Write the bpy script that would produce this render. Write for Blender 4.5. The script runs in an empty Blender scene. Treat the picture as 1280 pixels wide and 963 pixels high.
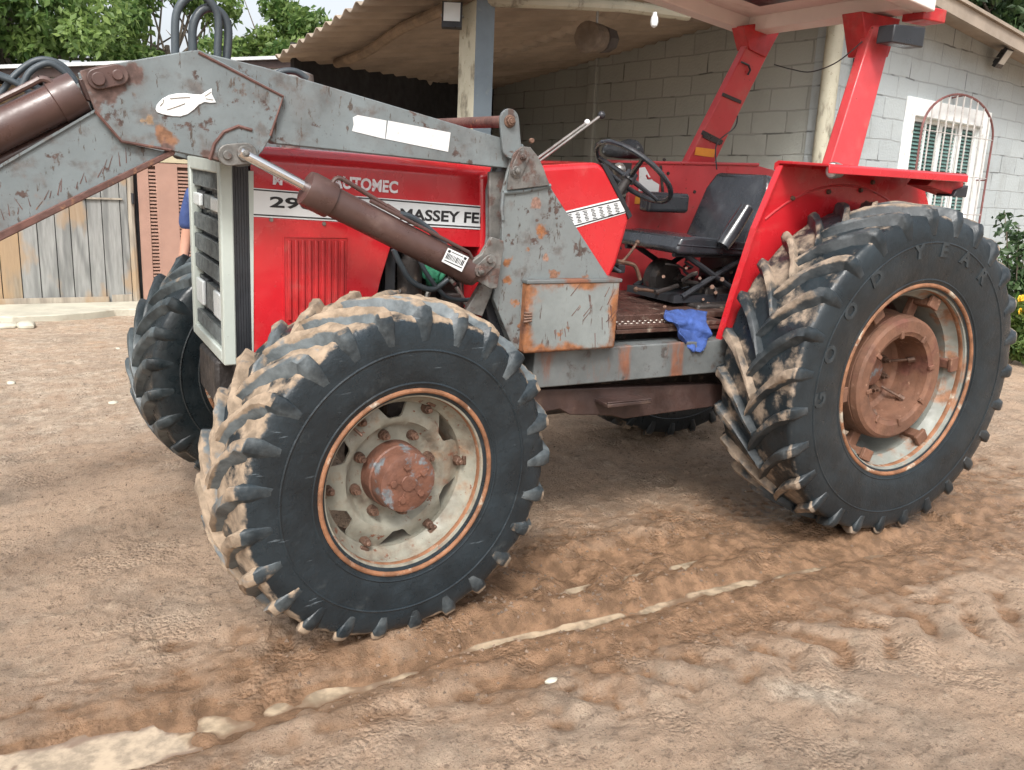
import bpy, math, random
import numpy as np
from mathutils import Vector, Matrix
R_ = math.radians
random.seed(7)
sc = bpy.context.scene
COL = sc.collection
PXW, PXH = 1280.0, 963.0
# ------------------------------------------------------------------ camera
TILT = 0.0282                      # the yard rises a little towards the shed: the whole tractor leans with it
MT = Matrix.Rotation(TILT, 4, 'X')
CAMP = Vector((-3.53817, -2.48863, 1.65986))
YAW, PITCH, ROLL, FPX = 0.518906, 0.248726, 0.056682, 1074.2
_f = Vector((math.sin(YAW)*math.cos(PITCH), math.cos(YAW)*math.cos(PITCH), -math.sin(PITCH)))
_r = Vector((math.cos(YAW), -math.sin(YAW), 0)); _u = _r.cross(_f)
CR = math.cos(ROLL)*_r + math.sin(ROLL)*_u
CU = -math.sin(ROLL)*_r + math.cos(ROLL)*_u
CF = _f
cam = bpy.data.cameras.new('camera'); camo = bpy.data.objects.new('camera', cam); COL.objects.link(camo)
cm = Matrix(((CR.x, CU.x, -CF.x, CAMP.x), (CR.y, CU.y, -CF.y, CAMP.y), (CR.z, CU.z, -CF.z, CAMP.z), (0, 0, 0, 1)))
camo.matrix_world = MT @ cm
cam.sensor_fit = 'HORIZONTAL'; cam.sensor_width = 36.0; cam.lens = 36.0*FPX/PXW
cam.clip_start = 0.05; cam.clip_end = 2000
sc.camera = camo
# ------------------------------------------------------------------ light
SUN_EL, SUN_AZ = 48.0, 215.0       # azimuth clockwise from +Y: the bright side of the overcast sky, behind the camera
w = bpy.data.worlds.new('World'); sc.world = w; w.use_nodes = True
nt = w.node_tree; nt.nodes.clear()
sky = nt.nodes.new('ShaderNodeTexSky'); sky.sky_type = 'NISHITA'; sky.sun_disc = False
sky.sun_elevation = R_(SUN_EL); sky.sun_rotation = R_(SUN_AZ); sky.air_density = 1.0; sky.dust_density = 5.0; sky.ozone_density = 1.0
hs = nt.nodes.new('ShaderNodeHueSaturation'); hs.inputs['Saturation'].default_value = 0.30
bg = nt.nodes.new('ShaderNodeBackground'); bg.inputs['Strength'].default_value = 0.15
wo = nt.nodes.new('ShaderNodeOutputWorld')
nt.links.new(sky.outputs[0], hs.inputs['Color']); nt.links.new(hs.outputs[0], bg.inputs[0]); nt.links.new(bg.outputs[0], wo.inputs[0])
sl = bpy.data.lights.new('sun', 'SUN'); sl.energy = 1.5; sl.angle = R_(14); sl.color = (1.0, .97, .93)
so = bpy.data.objects.new('sun', sl); COL.objects.link(so)
sd = Vector((math.sin(R_(SUN_AZ))*math.cos(R_(SUN_EL)), math.cos(R_(SUN_AZ))*math.cos(R_(SUN_EL)), math.sin(R_(SUN_EL))))
so.rotation_euler = sd.to_track_quat('Z', 'Y').to_euler(); so.location = (0, 0, 12)
sc.view_settings.view_transform = 'Standard'; sc.view_settings.look = 'None'
sc.view_settings.exposure = 0.85; sc.view_settings.gamma = 1.0; sc.view_settings.use_curve_mapping = False
sc.render.engine = 'CYCLES'

# ------------------------------------------------------------------ unprojection (pixel of the photo -> point on a known plane)
def _ray(px, py, world=False):
    d = CF + CR*((px-PXW/2)/FPX) - CU*((py-PXH/2)/FPX)
    if world: return MT @ CAMP, (MT.to_3x3() @ d)
    return CAMP.copy(), d
def T(px, py, y):
    o, d = _ray(px, py); return o + d*((y-o.y)/d.y)
def TX(px, py, x):
    o, d = _ray(px, py); return o + d*((x-o.x)/d.x)
def TZ(px, py, z):
    o, d = _ray(px, py); return o + d*((z-o.z)/d.z)
def WD(px, py, dist):
    o, d = _ray(px, py, True); return o + d*dist
def WY(px, py, y):
    o, d = _ray(px, py, True); return o + d*((y-o.y)/d.y)
def WZ(px, py, z=0):
    o, d = _ray(px, py, True); return o + d*((z-o.z)/d.z)
def WP(px, py, C, az):
    o, d = _ray(px, py, True); n = Vector((math.cos(R_(az)), -math.sin(R_(az)), 0))
    return o + d*(((C-o).dot(n))/d.dot(n))

# ------------------------------------------------------------------ mesh builder
class MB:
    def __init__(s): s.v = []; s.f = []; s.m = []
    def add(s, vs, fs, mi=0):
        b = len(s.v); s.v += [tuple(v) for v in vs]; s.f += [tuple(i+b for i in f) for f in fs]; s.m += [mi]*len(fs); return s
    def box(s, lo, hi, mi=0, M=None):
        x0, y0, z0 = lo; x1, y1, z1 = hi
        vs = [Vector(c) for c in ((x0,y0,z0),(x1,y0,z0),(x1,y1,z0),(x0,y1,z0),(x0,y0,z1),(x1,y0,z1),(x1,y1,z1),(x0,y1,z1))]
        if M is not None: vs = [M @ v for v in vs]
        return s.add(vs, [(0,3,2,1),(4,5,6,7),(0,1,5,4),(1,2,6,5),(2,3,7,6),(3,0,4,7)], mi)
    def prism(s, pts, off, mi=0):
        n = len(pts); off = Vector(off); a = [Vector(p) for p in pts]; b = [p+off for p in a]
        nr = Vector((0,0,0))
        for i in range(n): nr += a[i].cross(a[(i+1) % n])
        f = [tuple(range(n)), tuple(range(2*n-1, n-1, -1))] + [(i, i+n, (i+1) % n+n, (i+1) % n) for i in range(n)]
        if nr.dot(off) > 0: f = [tuple(reversed(q)) for q in f]
        return s.add(a+b, f, mi)
    def tube(s, pts, r, n=10, mi=0, caps=True):
        pts = [Vector(p) for p in pts]; rr = r if isinstance(r, (list, tuple)) else [r]*len(pts)
        vs = []; fs = []; up = None
        for i, p in enumerate(pts):
            d = (pts[min(i+1, len(pts)-1)]-pts[max(i-1, 0)]).normalized()
            if up is None: up = Vector((0,0,1)) if abs(d.z) < .9 else Vector((1,0,0))
            a = d.cross(up)
            if a.length < 1e-4: a = d.cross(Vector((0,1,0)))
            a.normalize(); b = a.cross(d).normalized(); up = b
            for k in range(n):
                t = 2*math.pi*k/n; vs.append(p+(a*math.cos(t)+b*math.sin(t))*rr[i])
        for i in range(len(pts)-1):
            for k in range(n): fs.append((i*n+k, (i+1)*n+k, (i+1)*n+(k+1) % n, i*n+(k+1) % n))
        if caps: fs.append(tuple(range(n))); fs.append(tuple(range(len(pts)*n-1, (len(pts)-1)*n-1, -1)))
        return s.add(vs, fs, mi)
    def cyl(s, a, b, r, r2=None, n=24, mi=0): return s.tube([a, b], [r, r if r2 is None else r2], n, mi)
    def lathe(s, prof, n=64, mi=0, c=(0,0,0), closed=False):      # prof: (y, r) about the Y axis
        vs = []; m = len(prof)
        for k in range(n):
            t = 2*math.pi*k/n
            for y, r in prof: vs.append((c[0]+r*math.cos(t), c[1]+y, c[2]+r*math.sin(t)))
        fs = []
        for k in range(n):
            for j in range(m if closed else m-1):
                fs.append((k*m+j, k*m+(j+1) % m, ((k+1) % n)*m+(j+1) % m, ((k+1) % n)*m+j))
        return s.add(vs, fs, mi)
    def ball(s, c, r, n=12, sc3=(1,1,1), mi=0, jit=0):
        vs = []; fs = []; m = n//2+1
        for i in range(m):
            a = math.pi*i/(m-1)
            for k in range(n):
                t = 2*math.pi*k/n; q = 1+(random.uniform(-jit, jit) if jit else 0)
                vs.append((c[0]+r*q*sc3[0]*math.sin(a)*math.cos(t), c[1]+r*q*sc3[1]*math.sin(a)*math.sin(t), c[2]+r*q*sc3[2]*math.cos(a)))
        for i in range(m-1):
            for k in range(n): fs.append((i*n+k, (i+1)*n+k, (i+1)*n+(k+1) % n, i*n+(k+1) % n))
        return s.add(vs, fs, mi)
    def build(s, name, mat, parent=None, bevel=0, seg=2, ang=35, smooth=True, loc=None, rot=None):
        me = bpy.data.meshes.new(name); me.from_pydata(s.v, [], s.f)
        for mm in (mat if isinstance(mat, (list, tuple)) else [mat]): me.materials.append(mm)
        if isinstance(mat, (list, tuple)): me.polygons.foreach_set('material_index', s.m)
        me.update()
        if smooth:
            me.polygons.foreach_set('use_smooth', [True]*len(me.polygons)); me.set_sharp_from_angle(angle=R_(ang))
        o = bpy.data.objects.new(name, me); COL.objects.link(o)
        if parent is not None: o.parent = parent
        if loc is not None: o.location = loc
        if rot is not None: o.rotation_euler = rot
        if bevel:
            b = o.modifiers.new('bevel', 'BEVEL'); b.width = bevel; b.segments = seg; b.limit_method = 'ANGLE'; b.angle_limit = R_(30); b.harden_normals = False
        return o
def empty(name, label, cat, loc=(0,0,0), rotz=0, group=None):
    o = bpy.data.objects.new(name, None); COL.objects.link(o); o.location = loc; o.rotation_euler = (0,0,rotz)
    o['label'] = label; o['category'] = cat
    if group: o['group'] = group
    return o
def tag(o, label, cat, group=None, kind=None):
    if label: o['label'] = label
    if cat: o['category'] = cat
    if group: o['group'] = group
    if kind: o['kind'] = kind
    return o
def struct(o): o['kind'] = 'structure'; return o
def smooth_path(pts, k=6):
    P = [Vector(p) for p in pts]; out = []
    for i in range(len(P)-1):
        a, b, c, d = P[max(i-1,0)], P[i], P[i+1], P[min(i+2, len(P)-1)]
        for j in range(k):
            t = j/k; out.append(.5*((2*b)+(c-a)*t+(2*a-5*b+4*c-d)*t*t+(3*b-a-3*c+d)*t*t*t))
    out.append(P[-1]); return out

# ------------------------------------------------------------------ materials
def mat(name, base, rough=.6, metal=0, var=.18, vscale=5, layers=(), bump=.15, bscale=60, rvar=.15, coat=0, spec=.5, obj=True, dirt=None):
    m = bpy.data.materials.new(name); m.use_nodes = True; t = m.node_tree; N = t.nodes; L = t.links
    P = N['Principled BSDF']; P.inputs['Specular IOR Level'].default_value = spec
    if coat: P.inputs['Coat Weight'].default_value = coat; P.inputs['Coat Roughness'].default_value = .12
    tc = N.new('ShaderNodeTexCoord'); vec = tc.outputs['Object']
    def noise(scale, detail=5, stretch=None, rgh=.6, dist=0):
        n = N.new('ShaderNodeTexNoise'); n.inputs['Scale'].default_value = scale; n.inputs['Detail'].default_value = detail
        n.inputs['Roughness'].default_value = rgh; n.inputs['Distortion'].default_value = dist
        if stretch:
            mp = N.new('ShaderNodeMapping'); mp.inputs['Scale'].default_value = stretch; L.new(vec, mp.inputs[0]); L.new(mp.outputs[0], n.inputs['Vector'])
        else: L.new(vec, n.inputs['Vector'])
        return n.outputs['Fac']
    def ramp(src, a, b, v0=0., v1=1.):
        r = N.new('ShaderNodeMapRange'); r.inputs[1].default_value = a; r.inputs[2].default_value = b; r.inputs[3].default_value = v0; r.inputs[4].default_value = v1
        r.interpolation_type = 'SMOOTHSTEP'; L.new(src, r.inputs[0]); return r.outputs[0]
    def mixc(f, a, b):
        x = N.new('ShaderNodeMix'); x.data_type = 'RGBA'
        L.new(f, x.inputs[0])
        for s_, i in ((a, 6), (b, 7)):
            if isinstance(s_, tuple): x.inputs[i].default_value = (*s_[:3], 1)
            else: L.new(s_, x.inputs[i])
        return x.outputs[2]
    def mixf(f, a, b):
        x = N.new('ShaderNodeMix'); x.data_type = 'FLOAT'; L.new(f, x.inputs[0])
        for s_, i in ((a, 2), (b, 3)):
            if isinstance(s_, (int, float)): x.inputs[i].default_value = s_
            else: L.new(s_, x.inputs[i])
        return x.outputs[0]
    lo = tuple(c*(1-var) for c in base); hi = tuple(min(1, c*(1+var)) for c in base)
    col = mixc(ramp(noise(vscale, 6), .3, .7), lo, hi)
    rg = ramp(noise(vscale*2.3, 5), .3, .7, max(.03, rough-rvar), min(1, rough+rvar))
    mt_ = metal
    for l in layers:
        if l.get('edge'):
            se = N.new('ShaderNodeSeparateXYZ'); L.new(tc.outputs['Generated'], se.inputs[0])
            def ab(o):
                a = N.new('ShaderNodeMath'); a.operation = 'SUBTRACT'; L.new(o, a.inputs[0]); a.inputs[1].default_value = .5
                b = N.new('ShaderNodeMath'); b.operation = 'ABSOLUTE'; L.new(a.outputs[0], b.inputs[0]); return b.outputs[0]
            mx = N.new('ShaderNodeMath'); mx.operation = 'MAXIMUM'; L.new(ab(se.outputs[0]), mx.inputs[0]); L.new(ab(se.outputs[2]), mx.inputs[1])
            ad = N.new('ShaderNodeMath'); ad.operation = 'MULTIPLY_ADD'; L.new(noise(l['scale'], 6), ad.inputs[0]); ad.inputs[1].default_value = l.get('k', .5); L.new(mx.outputs[0], ad.inputs[2])
            f = ramp(ad.outputs[0], l['lo'], l['hi'])
        elif l.get('spot') is not None:
            vd = N.new('ShaderNodeVectorMath'); vd.operation = 'DISTANCE'; L.new(vec, vd.inputs[0]); vd.inputs[1].default_value = tuple(l['spot'])
            ad = N.new('ShaderNodeMath'); ad.operation = 'MULTIPLY_ADD'; L.new(vd.outputs['Value'], ad.inputs[0]); ad.inputs[1].default_value = -.5/l['r']; L.new(noise(l['scale'], 7), ad.inputs[2])
            f = ramp(ad.outputs[0], l.get('lo', .12), l.get('hi', .25), 0, l.get('amt', 1))
        elif l.get('attr'):
            at_ = N.new('ShaderNodeAttribute'); at_.attribute_name = l['attr']
            ad = N.new('ShaderNodeMath'); ad.operation = 'MULTIPLY_ADD'; L.new(at_.outputs['Fac'], ad.inputs[0]); ad.inputs[1].default_value = l.get('k', .5)
            L.new(noise(l['scale'], 7, l.get('stretch'), .65), ad.inputs[2]); f = ramp(ad.outputs[0], l['lo'], l['hi'])
        elif l.get('up'):
            ge = N.new('ShaderNodeNewGeometry'); se = N.new('ShaderNodeSeparateXYZ'); L.new(ge.outputs['Normal'], se.inputs[0])
            ad = N.new('ShaderNodeMath'); ad.operation = 'MULTIPLY_ADD'; L.new(noise(l['scale'], 6), ad.inputs[0]); ad.inputs[1].default_value = l.get('k', .8); L.new(se.outputs[2], ad.inputs[2])
            f = ramp(ad.outputs[0], l['lo'], l['hi'], 0, l.get('amt', 1))
        else:
            f = ramp(noise(l['scale'], l.get('detail', 6), l.get('stretch'), l.get('rgh', .62), l.get('dist', 0)), l['lo'], l['hi'], 0, l.get('amt', 1))
        c2 = l['col']; cc = mixc(ramp(noise(l['scale']*3, 5), .35, .65), tuple(x*.7 for x in c2), tuple(min(1, x*1.25) for x in c2))
        col = mixc(f, col, cc); rg = mixf(f, rg, l.get('rough', .85))
        if metal: mt_ = mixf(f, mt_, 0.)
    L.new(col, P.inputs['Base Color']); L.new(rg, P.inputs['Roughness'])
    if isinstance(mt_, (int, float)): P.inputs['Metallic'].default_value = mt_
    else: L.new(mt_, P.inputs['Metallic'])
    if bump:
        b = N.new('ShaderNodeBump'); b.inputs['Strength'].default_value = bump; b.inputs['Distance'].default_value = .01
        L.new(noise(bscale, 6), b.inputs['Height']); L.new(b.outputs[0], P.inputs['Normal'])
    return m
RUST = (.19, .075, .035); RUSTO = (.235, .095, .038); DUST = (.32, .24, .17); MUD = (.33, .245, .17)
m_red = mat('red_paint', (.50, .018, .025), .24, var=.08, vscale=3, bump=.03, bscale=25, coat=.6,
            layers=[dict(col=(.42, .14, .12), scale=7, lo=.56, hi=.85, rough=.6, amt=.45), dict(col=(.20, .05, .035), scale=55, lo=.69, hi=.73, rough=.8)])
m_red_dull = mat('weathered_red_with_glare', (.48, .046, .052), .42, var=.12, vscale=4, bump=.06, bscale=30,
            layers=[dict(col=(.40, .19, .16), scale=5, lo=.50, hi=.8, rough=.7, amt=.5), dict(col=(.13, .05, .03), scale=40, lo=.67, hi=.72, rough=.85)])  # pinker base paints in the glare on the posts; patches and chips are wear
m_redrib = mat('red_louvre', (.40, .02, .022), .5, var=.2, vscale=9, bump=.1, layers=[dict(col=(.28, .09, .07), scale=12, lo=.5, hi=.75, rough=.8, amt=.6)])
GREY = (.150, .176, .182)
m_grey = mat('loader_grey_paint', GREY, .48, var=.13, vscale=3.5, bump=.12, bscale=45,
             layers=[dict(col=(.10, .098, .095), scale=4, lo=.44, hi=.68, amt=.7), dict(col=(.095, .075, .065), scale=13, lo=.52, hi=.70, amt=.7, rough=.8), dict(col=(.07, .045, .038), scale=15, lo=.59, hi=.65, rough=.8), dict(col=(.075, .06, .05), scale=26, lo=.60, hi=.66, rough=.8, stretch=(2, 1, .5)),
                     dict(col=(.10, .07, .06), scale=75, lo=.66, hi=.70, rough=.8), dict(col=RUSTO, scale=3.2, lo=.66, hi=.78, rough=.85)])
def grey_layers():
    return [dict(col=(.10, .098, .095), scale=4, lo=.44, hi=.68, amt=.7), dict(col=(.095, .075, .065), scale=13, lo=.52, hi=.70, amt=.7, rough=.8), dict(col=(.07, .045, .038), scale=15, lo=.59, hi=.65, rough=.8), dict(col=(.075, .06, .05), scale=26, lo=.60, hi=.66, rough=.8, stretch=(2, 1, .5)),
            dict(col=(.10, .07, .06), scale=75, lo=.66, hi=.70, rough=.8)]
_S = lambda px, py, r, col, **k: dict(spot=T(px, py, .455), r=r, col=col, scale=k.pop('scale', 14), **k)
BRN = (.105, .065, .055)
m_elbow = mat('stained_elbow_paint', GREY, .48, var=.13, vscale=3.5, bump=.12, bscale=45, layers=grey_layers()+[
    _S(128, 105, .10, BRN), _S(165, 92, .055, BRN), _S(118, 125, .05, BRN), _S(205, 172, .055, (.20, .10, .055)), _S(185, 150, .035, (.26, .17, .10), scale=30), _S(205, 190, .05, BRN), _S(262, 196, .05, BRN), _S(190, 178, .03, RUSTO), _S(345, 130, .035, BRN, scale=25), _S(170, 118, .03, (.12, .10, .09), scale=30), _S(300, 110, .035, (.11, .09, .08), scale=40)])
m_postp = mat('loader_post_paint', (.17, .19, .19), .5, var=.14, vscale=4, bump=.15, bscale=45, layers=grey_layers()+[
    _S(668, 253, .035, (.22, .13, .10), scale=22), _S(674, 290, .04, RUSTO, scale=22), _S(680, 322, .03, (.24, .14, .10), scale=22), _S(656, 313, .025, RUSTO, scale=25), _S(634, 325, .035, RUSTO, scale=18), _S(634, 350, .035, RUSTO, scale=18), _S(640, 378, .03, (.25, .11, .05), scale=18), _S(690, 343, .04, (.20, .10, .06), scale=25), _S(730, 345, .035, (.20, .10, .06), scale=25), _S(655, 200, .05, BRN, scale=20, amt=.7), _S(648, 405, .03, RUSTO, scale=22)])
m_grey_rust = mat('loader_grey_rusted', GREY, .5, var=.15, vscale=4, bump=.15, bscale=45,
             layers=[dict(col=(.12, .10, .09), scale=6, lo=.52, hi=.74, rough=.7, amt=.6), dict(col=(.12, .09, .08), scale=20, lo=.57, hi=.66, rough=.8), dict(col=RUSTO, scale=5, lo=.58, hi=.68, rough=.9, stretch=(1.6, 1, .7)),
                     dict(col=(.10, .07, .06), scale=80, lo=.64, hi=.69, rough=.8)])
m_box = mat('tool_box_paint', (.19, .21, .205), .5, var=.15, vscale=6, bump=.15, bscale=50,
             layers=[dict(col=(.09, .07, .06), scale=22, lo=.60, hi=.66, rough=.8, stretch=(2.2, 1, .35)), dict(col=RUSTO, scale=7, lo=.645, hi=.76, edge=True, k=.55, rough=.9), dict(col=(.14, .06, .035), scale=14, lo=.72, hi=.82, edge=True, k=.5, rough=.9), dict(col=RUSTO, scale=9, lo=.62, hi=.70, rough=.9)])
m_beam = mat('side_beam_paint', (.115, .125, .125), .5, var=.2, vscale=5, bump=.15, bscale=45,
             layers=[dict(col=(.17, .07, .04), scale=2.6, lo=.50, hi=.62, rough=.85, stretch=(2.2, 1, .5)), dict(col=(.07, .06, .055), scale=14, lo=.55, hi=.68, rough=.7)])
m_brown = mat('brown_grease_paint', (.075, .042, .036), .36, var=.2, vscale=6, bump=.08, bscale=40, layers=[dict(col=(.15, .10, .085), scale=8, lo=.55, hi=.75, rough=.7, amt=.6)])
m_rustbrown = mat('dark_rusty_edge', (.105, .05, .04), .75, var=.3, vscale=14, bump=.3, bscale=70, layers=[dict(col=(.22, .11, .06), scale=18, lo=.58, hi=.7)])
m_pinhead = mat('greasy_steel_bracket', (.15, .145, .135), .5, metal=.3, var=.3, vscale=18, bump=.25, bscale=60, layers=[dict(col=(.09, .055, .045), scale=15, lo=.5, hi=.62)])
m_bolt = mat('rusty_bolt', (.13, .075, .052), .6, metal=.3, var=.4, vscale=30, bump=.3, bscale=120)
m_chrome = mat('chrome_rod', (.75, .75, .75), .12, metal=1, var=.05, bump=0, rvar=.05)
m_tyre = mat('tyre_rubber', (.013, .019, .023), .38, var=.3, vscale=7, bump=.22, bscale=50, rvar=.12, spec=.45,
             layers=[dict(col=(.065, .073, .077), scale=5, lo=.60, hi=1.0, rough=.6, attr='lug', k=.30), dict(col=(.25, .195, .145), scale=6, lo=.76, hi=.90, attr='mud', k=.50, rough=.95)])
m_tyre_muddy = mat('muddy_tyre_rubber', (.013, .020, .025), .36, var=.3, vscale=7, bump=.3, bscale=45, rvar=.12, spec=.45,
             layers=[dict(col=(.105, .122, .128), scale=5, lo=.60, hi=.95, rough=.5, attr='lug', k=.40), dict(col=(.27, .205, .145), scale=6, lo=.84, hi=.94, attr='mud', k=.42, rough=.95),
                     dict(col=(.07, .08, .08), scale=11, lo=.60, hi=.75, amt=.35), dict(col=(.14, .17, .19), scale=8, lo=.66, hi=.72, amt=.5, stretch=(1, 1, 6))])
m_tyre_clean = mat('damp_tyre_rubber', (.013, .019, .022), .34, var=.3, vscale=7, bump=.2, bscale=50,
             layers=[dict(col=(.085, .105, .112), scale=5, lo=.62, hi=1.0, rough=.5, attr='lug', k=.35), dict(col=(.20, .16, .12), scale=7, lo=.72, hi=.86, attr='mud', k=.42, rough=.95)])
m_rim = mat('cream_rim_paint', (.25, .245, .20), .5, var=.18, vscale=9, bump=.2, bscale=60,
            layers=[dict(col=(.15, .105, .07), scale=6, lo=.44, hi=.66, amt=.8), dict(col=(.17, .07, .04), scale=11, lo=.60, hi=.68), dict(col=(.24, .15, .09), scale=9, lo=.56, hi=.70, amt=.8), dict(col=(.17, .07, .04), scale=30, lo=.62, hi=.68)])
m_rimflange = mat('rusted_rim_flange', (.22, .10, .05), .75, var=.35, vscale=14, bump=.3, bscale=80, layers=[dict(col=(.38, .33, .26), scale=11, lo=.55, hi=.66, rough=.6)])
m_rimrear = mat('rear_rim_paint', (.22, .23, .205), .55, var=.2, vscale=7, bump=.15, layers=[dict(col=(.25, .13, .075), scale=6, lo=.50, hi=.64)])
m_weight = mat('rusty_cast_weight', (.155, .075, .045), .72, var=.28, vscale=9, bump=.3, bscale=70, layers=[dict(col=(.13, .05, .035), scale=7, lo=.52, hi=.70), dict(col=(.26, .15, .10), scale=25, lo=.62, hi=.7)])
m_hub = mat('rusty_hub', (.14, .062, .04), .55, var=.3, vscale=16, bump=.3, bscale=80, layers=[dict(col=(.14, .155, .165), scale=13, lo=.54, hi=.62, rough=.5)])
m_black = mat('black_vinyl', (.026, .029, .034), .22, var=.2, bump=.12, bscale=60, coat=.3, layers=[dict(col=(.12, .13, .14), scale=6, lo=.50, hi=.8, rough=.4, amt=.5)])  # paler layer paints part of the vinyl's sheen into its colour
m_plastic = mat('black_plastic', (.022, .024, .028), .4, var=.2, bump=.05)
m_hose = mat('black_hose', (.045, .058, .068), .5, var=.2, bump=.1, layers=[dict(col=(.12, .13, .13), scale=9, lo=.5, hi=.8, amt=.5)])
m_dark = mat('greasy_cast_iron', (.035, .030, .028), .5, metal=.2, var=.4, vscale=12, bump=.4, bscale=50, layers=[dict(col=(.16, .12, .09), scale=13, lo=.58, hi=.72), dict(col=(.10, .03, .025), scale=8, lo=.62, hi=.7)])
m_frame = mat('dark_brown_frame', (.045, .026, .022), .5, var=.35, vscale=6, bump=.25, bscale=40, layers=[dict(col=(.14, .09, .06), scale=7, lo=.56, hi=.75, amt=.7)])
m_floor = mat('worn_tread_plate', (.085, .045, .035), .5, metal=.3, var=.3, vscale=10, bump=.2, layers=[dict(col=(.18, .14, .11), scale=15, lo=.55, hi=.7)])
m_stud = mat('worn_bare_metal', (.45, .40, .35), .35, metal=.7, var=.1)
m_steel = mat('dull_steel', (.30, .29, .27), .4, metal=.7, var=.2, vscale=15, bump=.1)
m_grille = mat('pale_grille_paint', (.42, .46, .42), .45, var=.07, vscale=5, bump=.05, layers=[dict(col=(.22, .23, .2), scale=7, lo=.58, hi=.8, amt=.5), dict(col=(.12, .06, .04), scale=60, lo=.69, hi=.73)])
m_slat = mat('grille_slat', (.12, .135, .135), .6, var=.3, vscale=30, bump=.2)
m_glass = mat('lamp_glass', (.62, .66, .66), .12, var=.05, bump=.2, bscale=200)
m_white = mat('white_decal', (.66, .68, .68), .4, var=.05, bump=0, layers=[dict(col=(.5, .5, .48), scale=30, lo=.66, hi=.72)])
m_whitep = mat('white_panel', (.62, .63, .63), .4, var=.04, bump=.1, layers=[dict(col=(.35, .34, .32), scale=22, lo=.60, hi=.70, amt=.6)])
m_ink = mat('black_decal', (.018, .018, .02), .45, var=.1, bump=0)
m_worntext = mat('worn_white_lettering', (.70, .66, .68), .5, var=.1, vscale=30, bump=0, layers=[dict(col=(.5, .05, .07), scale=55, lo=.56, hi=.62, rough=.4)])
m_orange = mat('orange_sticker', (.72, .30, .04), .5, var=.15, bump=0)
m_canopy = mat('canopy_underside', (.70, .64, .60), .55, var=.06, vscale=3, bump=.05, layers=[dict(col=(.33, .24, .2), scale=5, lo=.55, hi=.8, amt=.4)])
m_bluerag = mat('blue_cloth', (.035, .075, .25), .9, var=.25, vscale=18, bump=.4, bscale=140)
m_greenrag = mat('green_cloth', (.02, .14, .075), .9, var=.4, vscale=18, bump=.3)

# ------------------------------------------------------------------ numpy value noise
def vnoise(x, y, seed=0):
    xi = np.floor(x).astype(np.int64); yi = np.floor(y).astype(np.int64); fx = x-xi; fy = y-yi
    fx = fx*fx*(3-2*fx); fy = fy*fy*(3-2*fy)
    def h(a, b):
        n = (a*374761393+b*668265263+seed*974634777) & 0xffffffff
        n = ((n ^ (n >> 13))*1274126177) & 0xffffffff; n = (n ^ (n >> 16)) & 0xffff
        return n/65535.0
    a = h(xi, yi); b = h(xi+1, yi); c = h(xi, yi+1); d = h(xi+1, yi+1)
    return (a*(1-fx)+b*fx)*(1-fy)+(c*(1-fx)+d*fx)*fy-.5
def fbm(x, y, sc_, o=4, seed=0):
    s = 0; a = 1; t = 0
    for i in range(o): s = s+a*vnoise(x/sc_+i*17.3, y/sc_+i*9.1, seed+i); t += a; a *= .55; sc_ = sc_*.5
    return s/t*2
def sstep(x, a, b):
    t = np.clip((x-a)/(b-a), 0, 1); return t*t*(3-2*t)
WATER = -0.022
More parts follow.
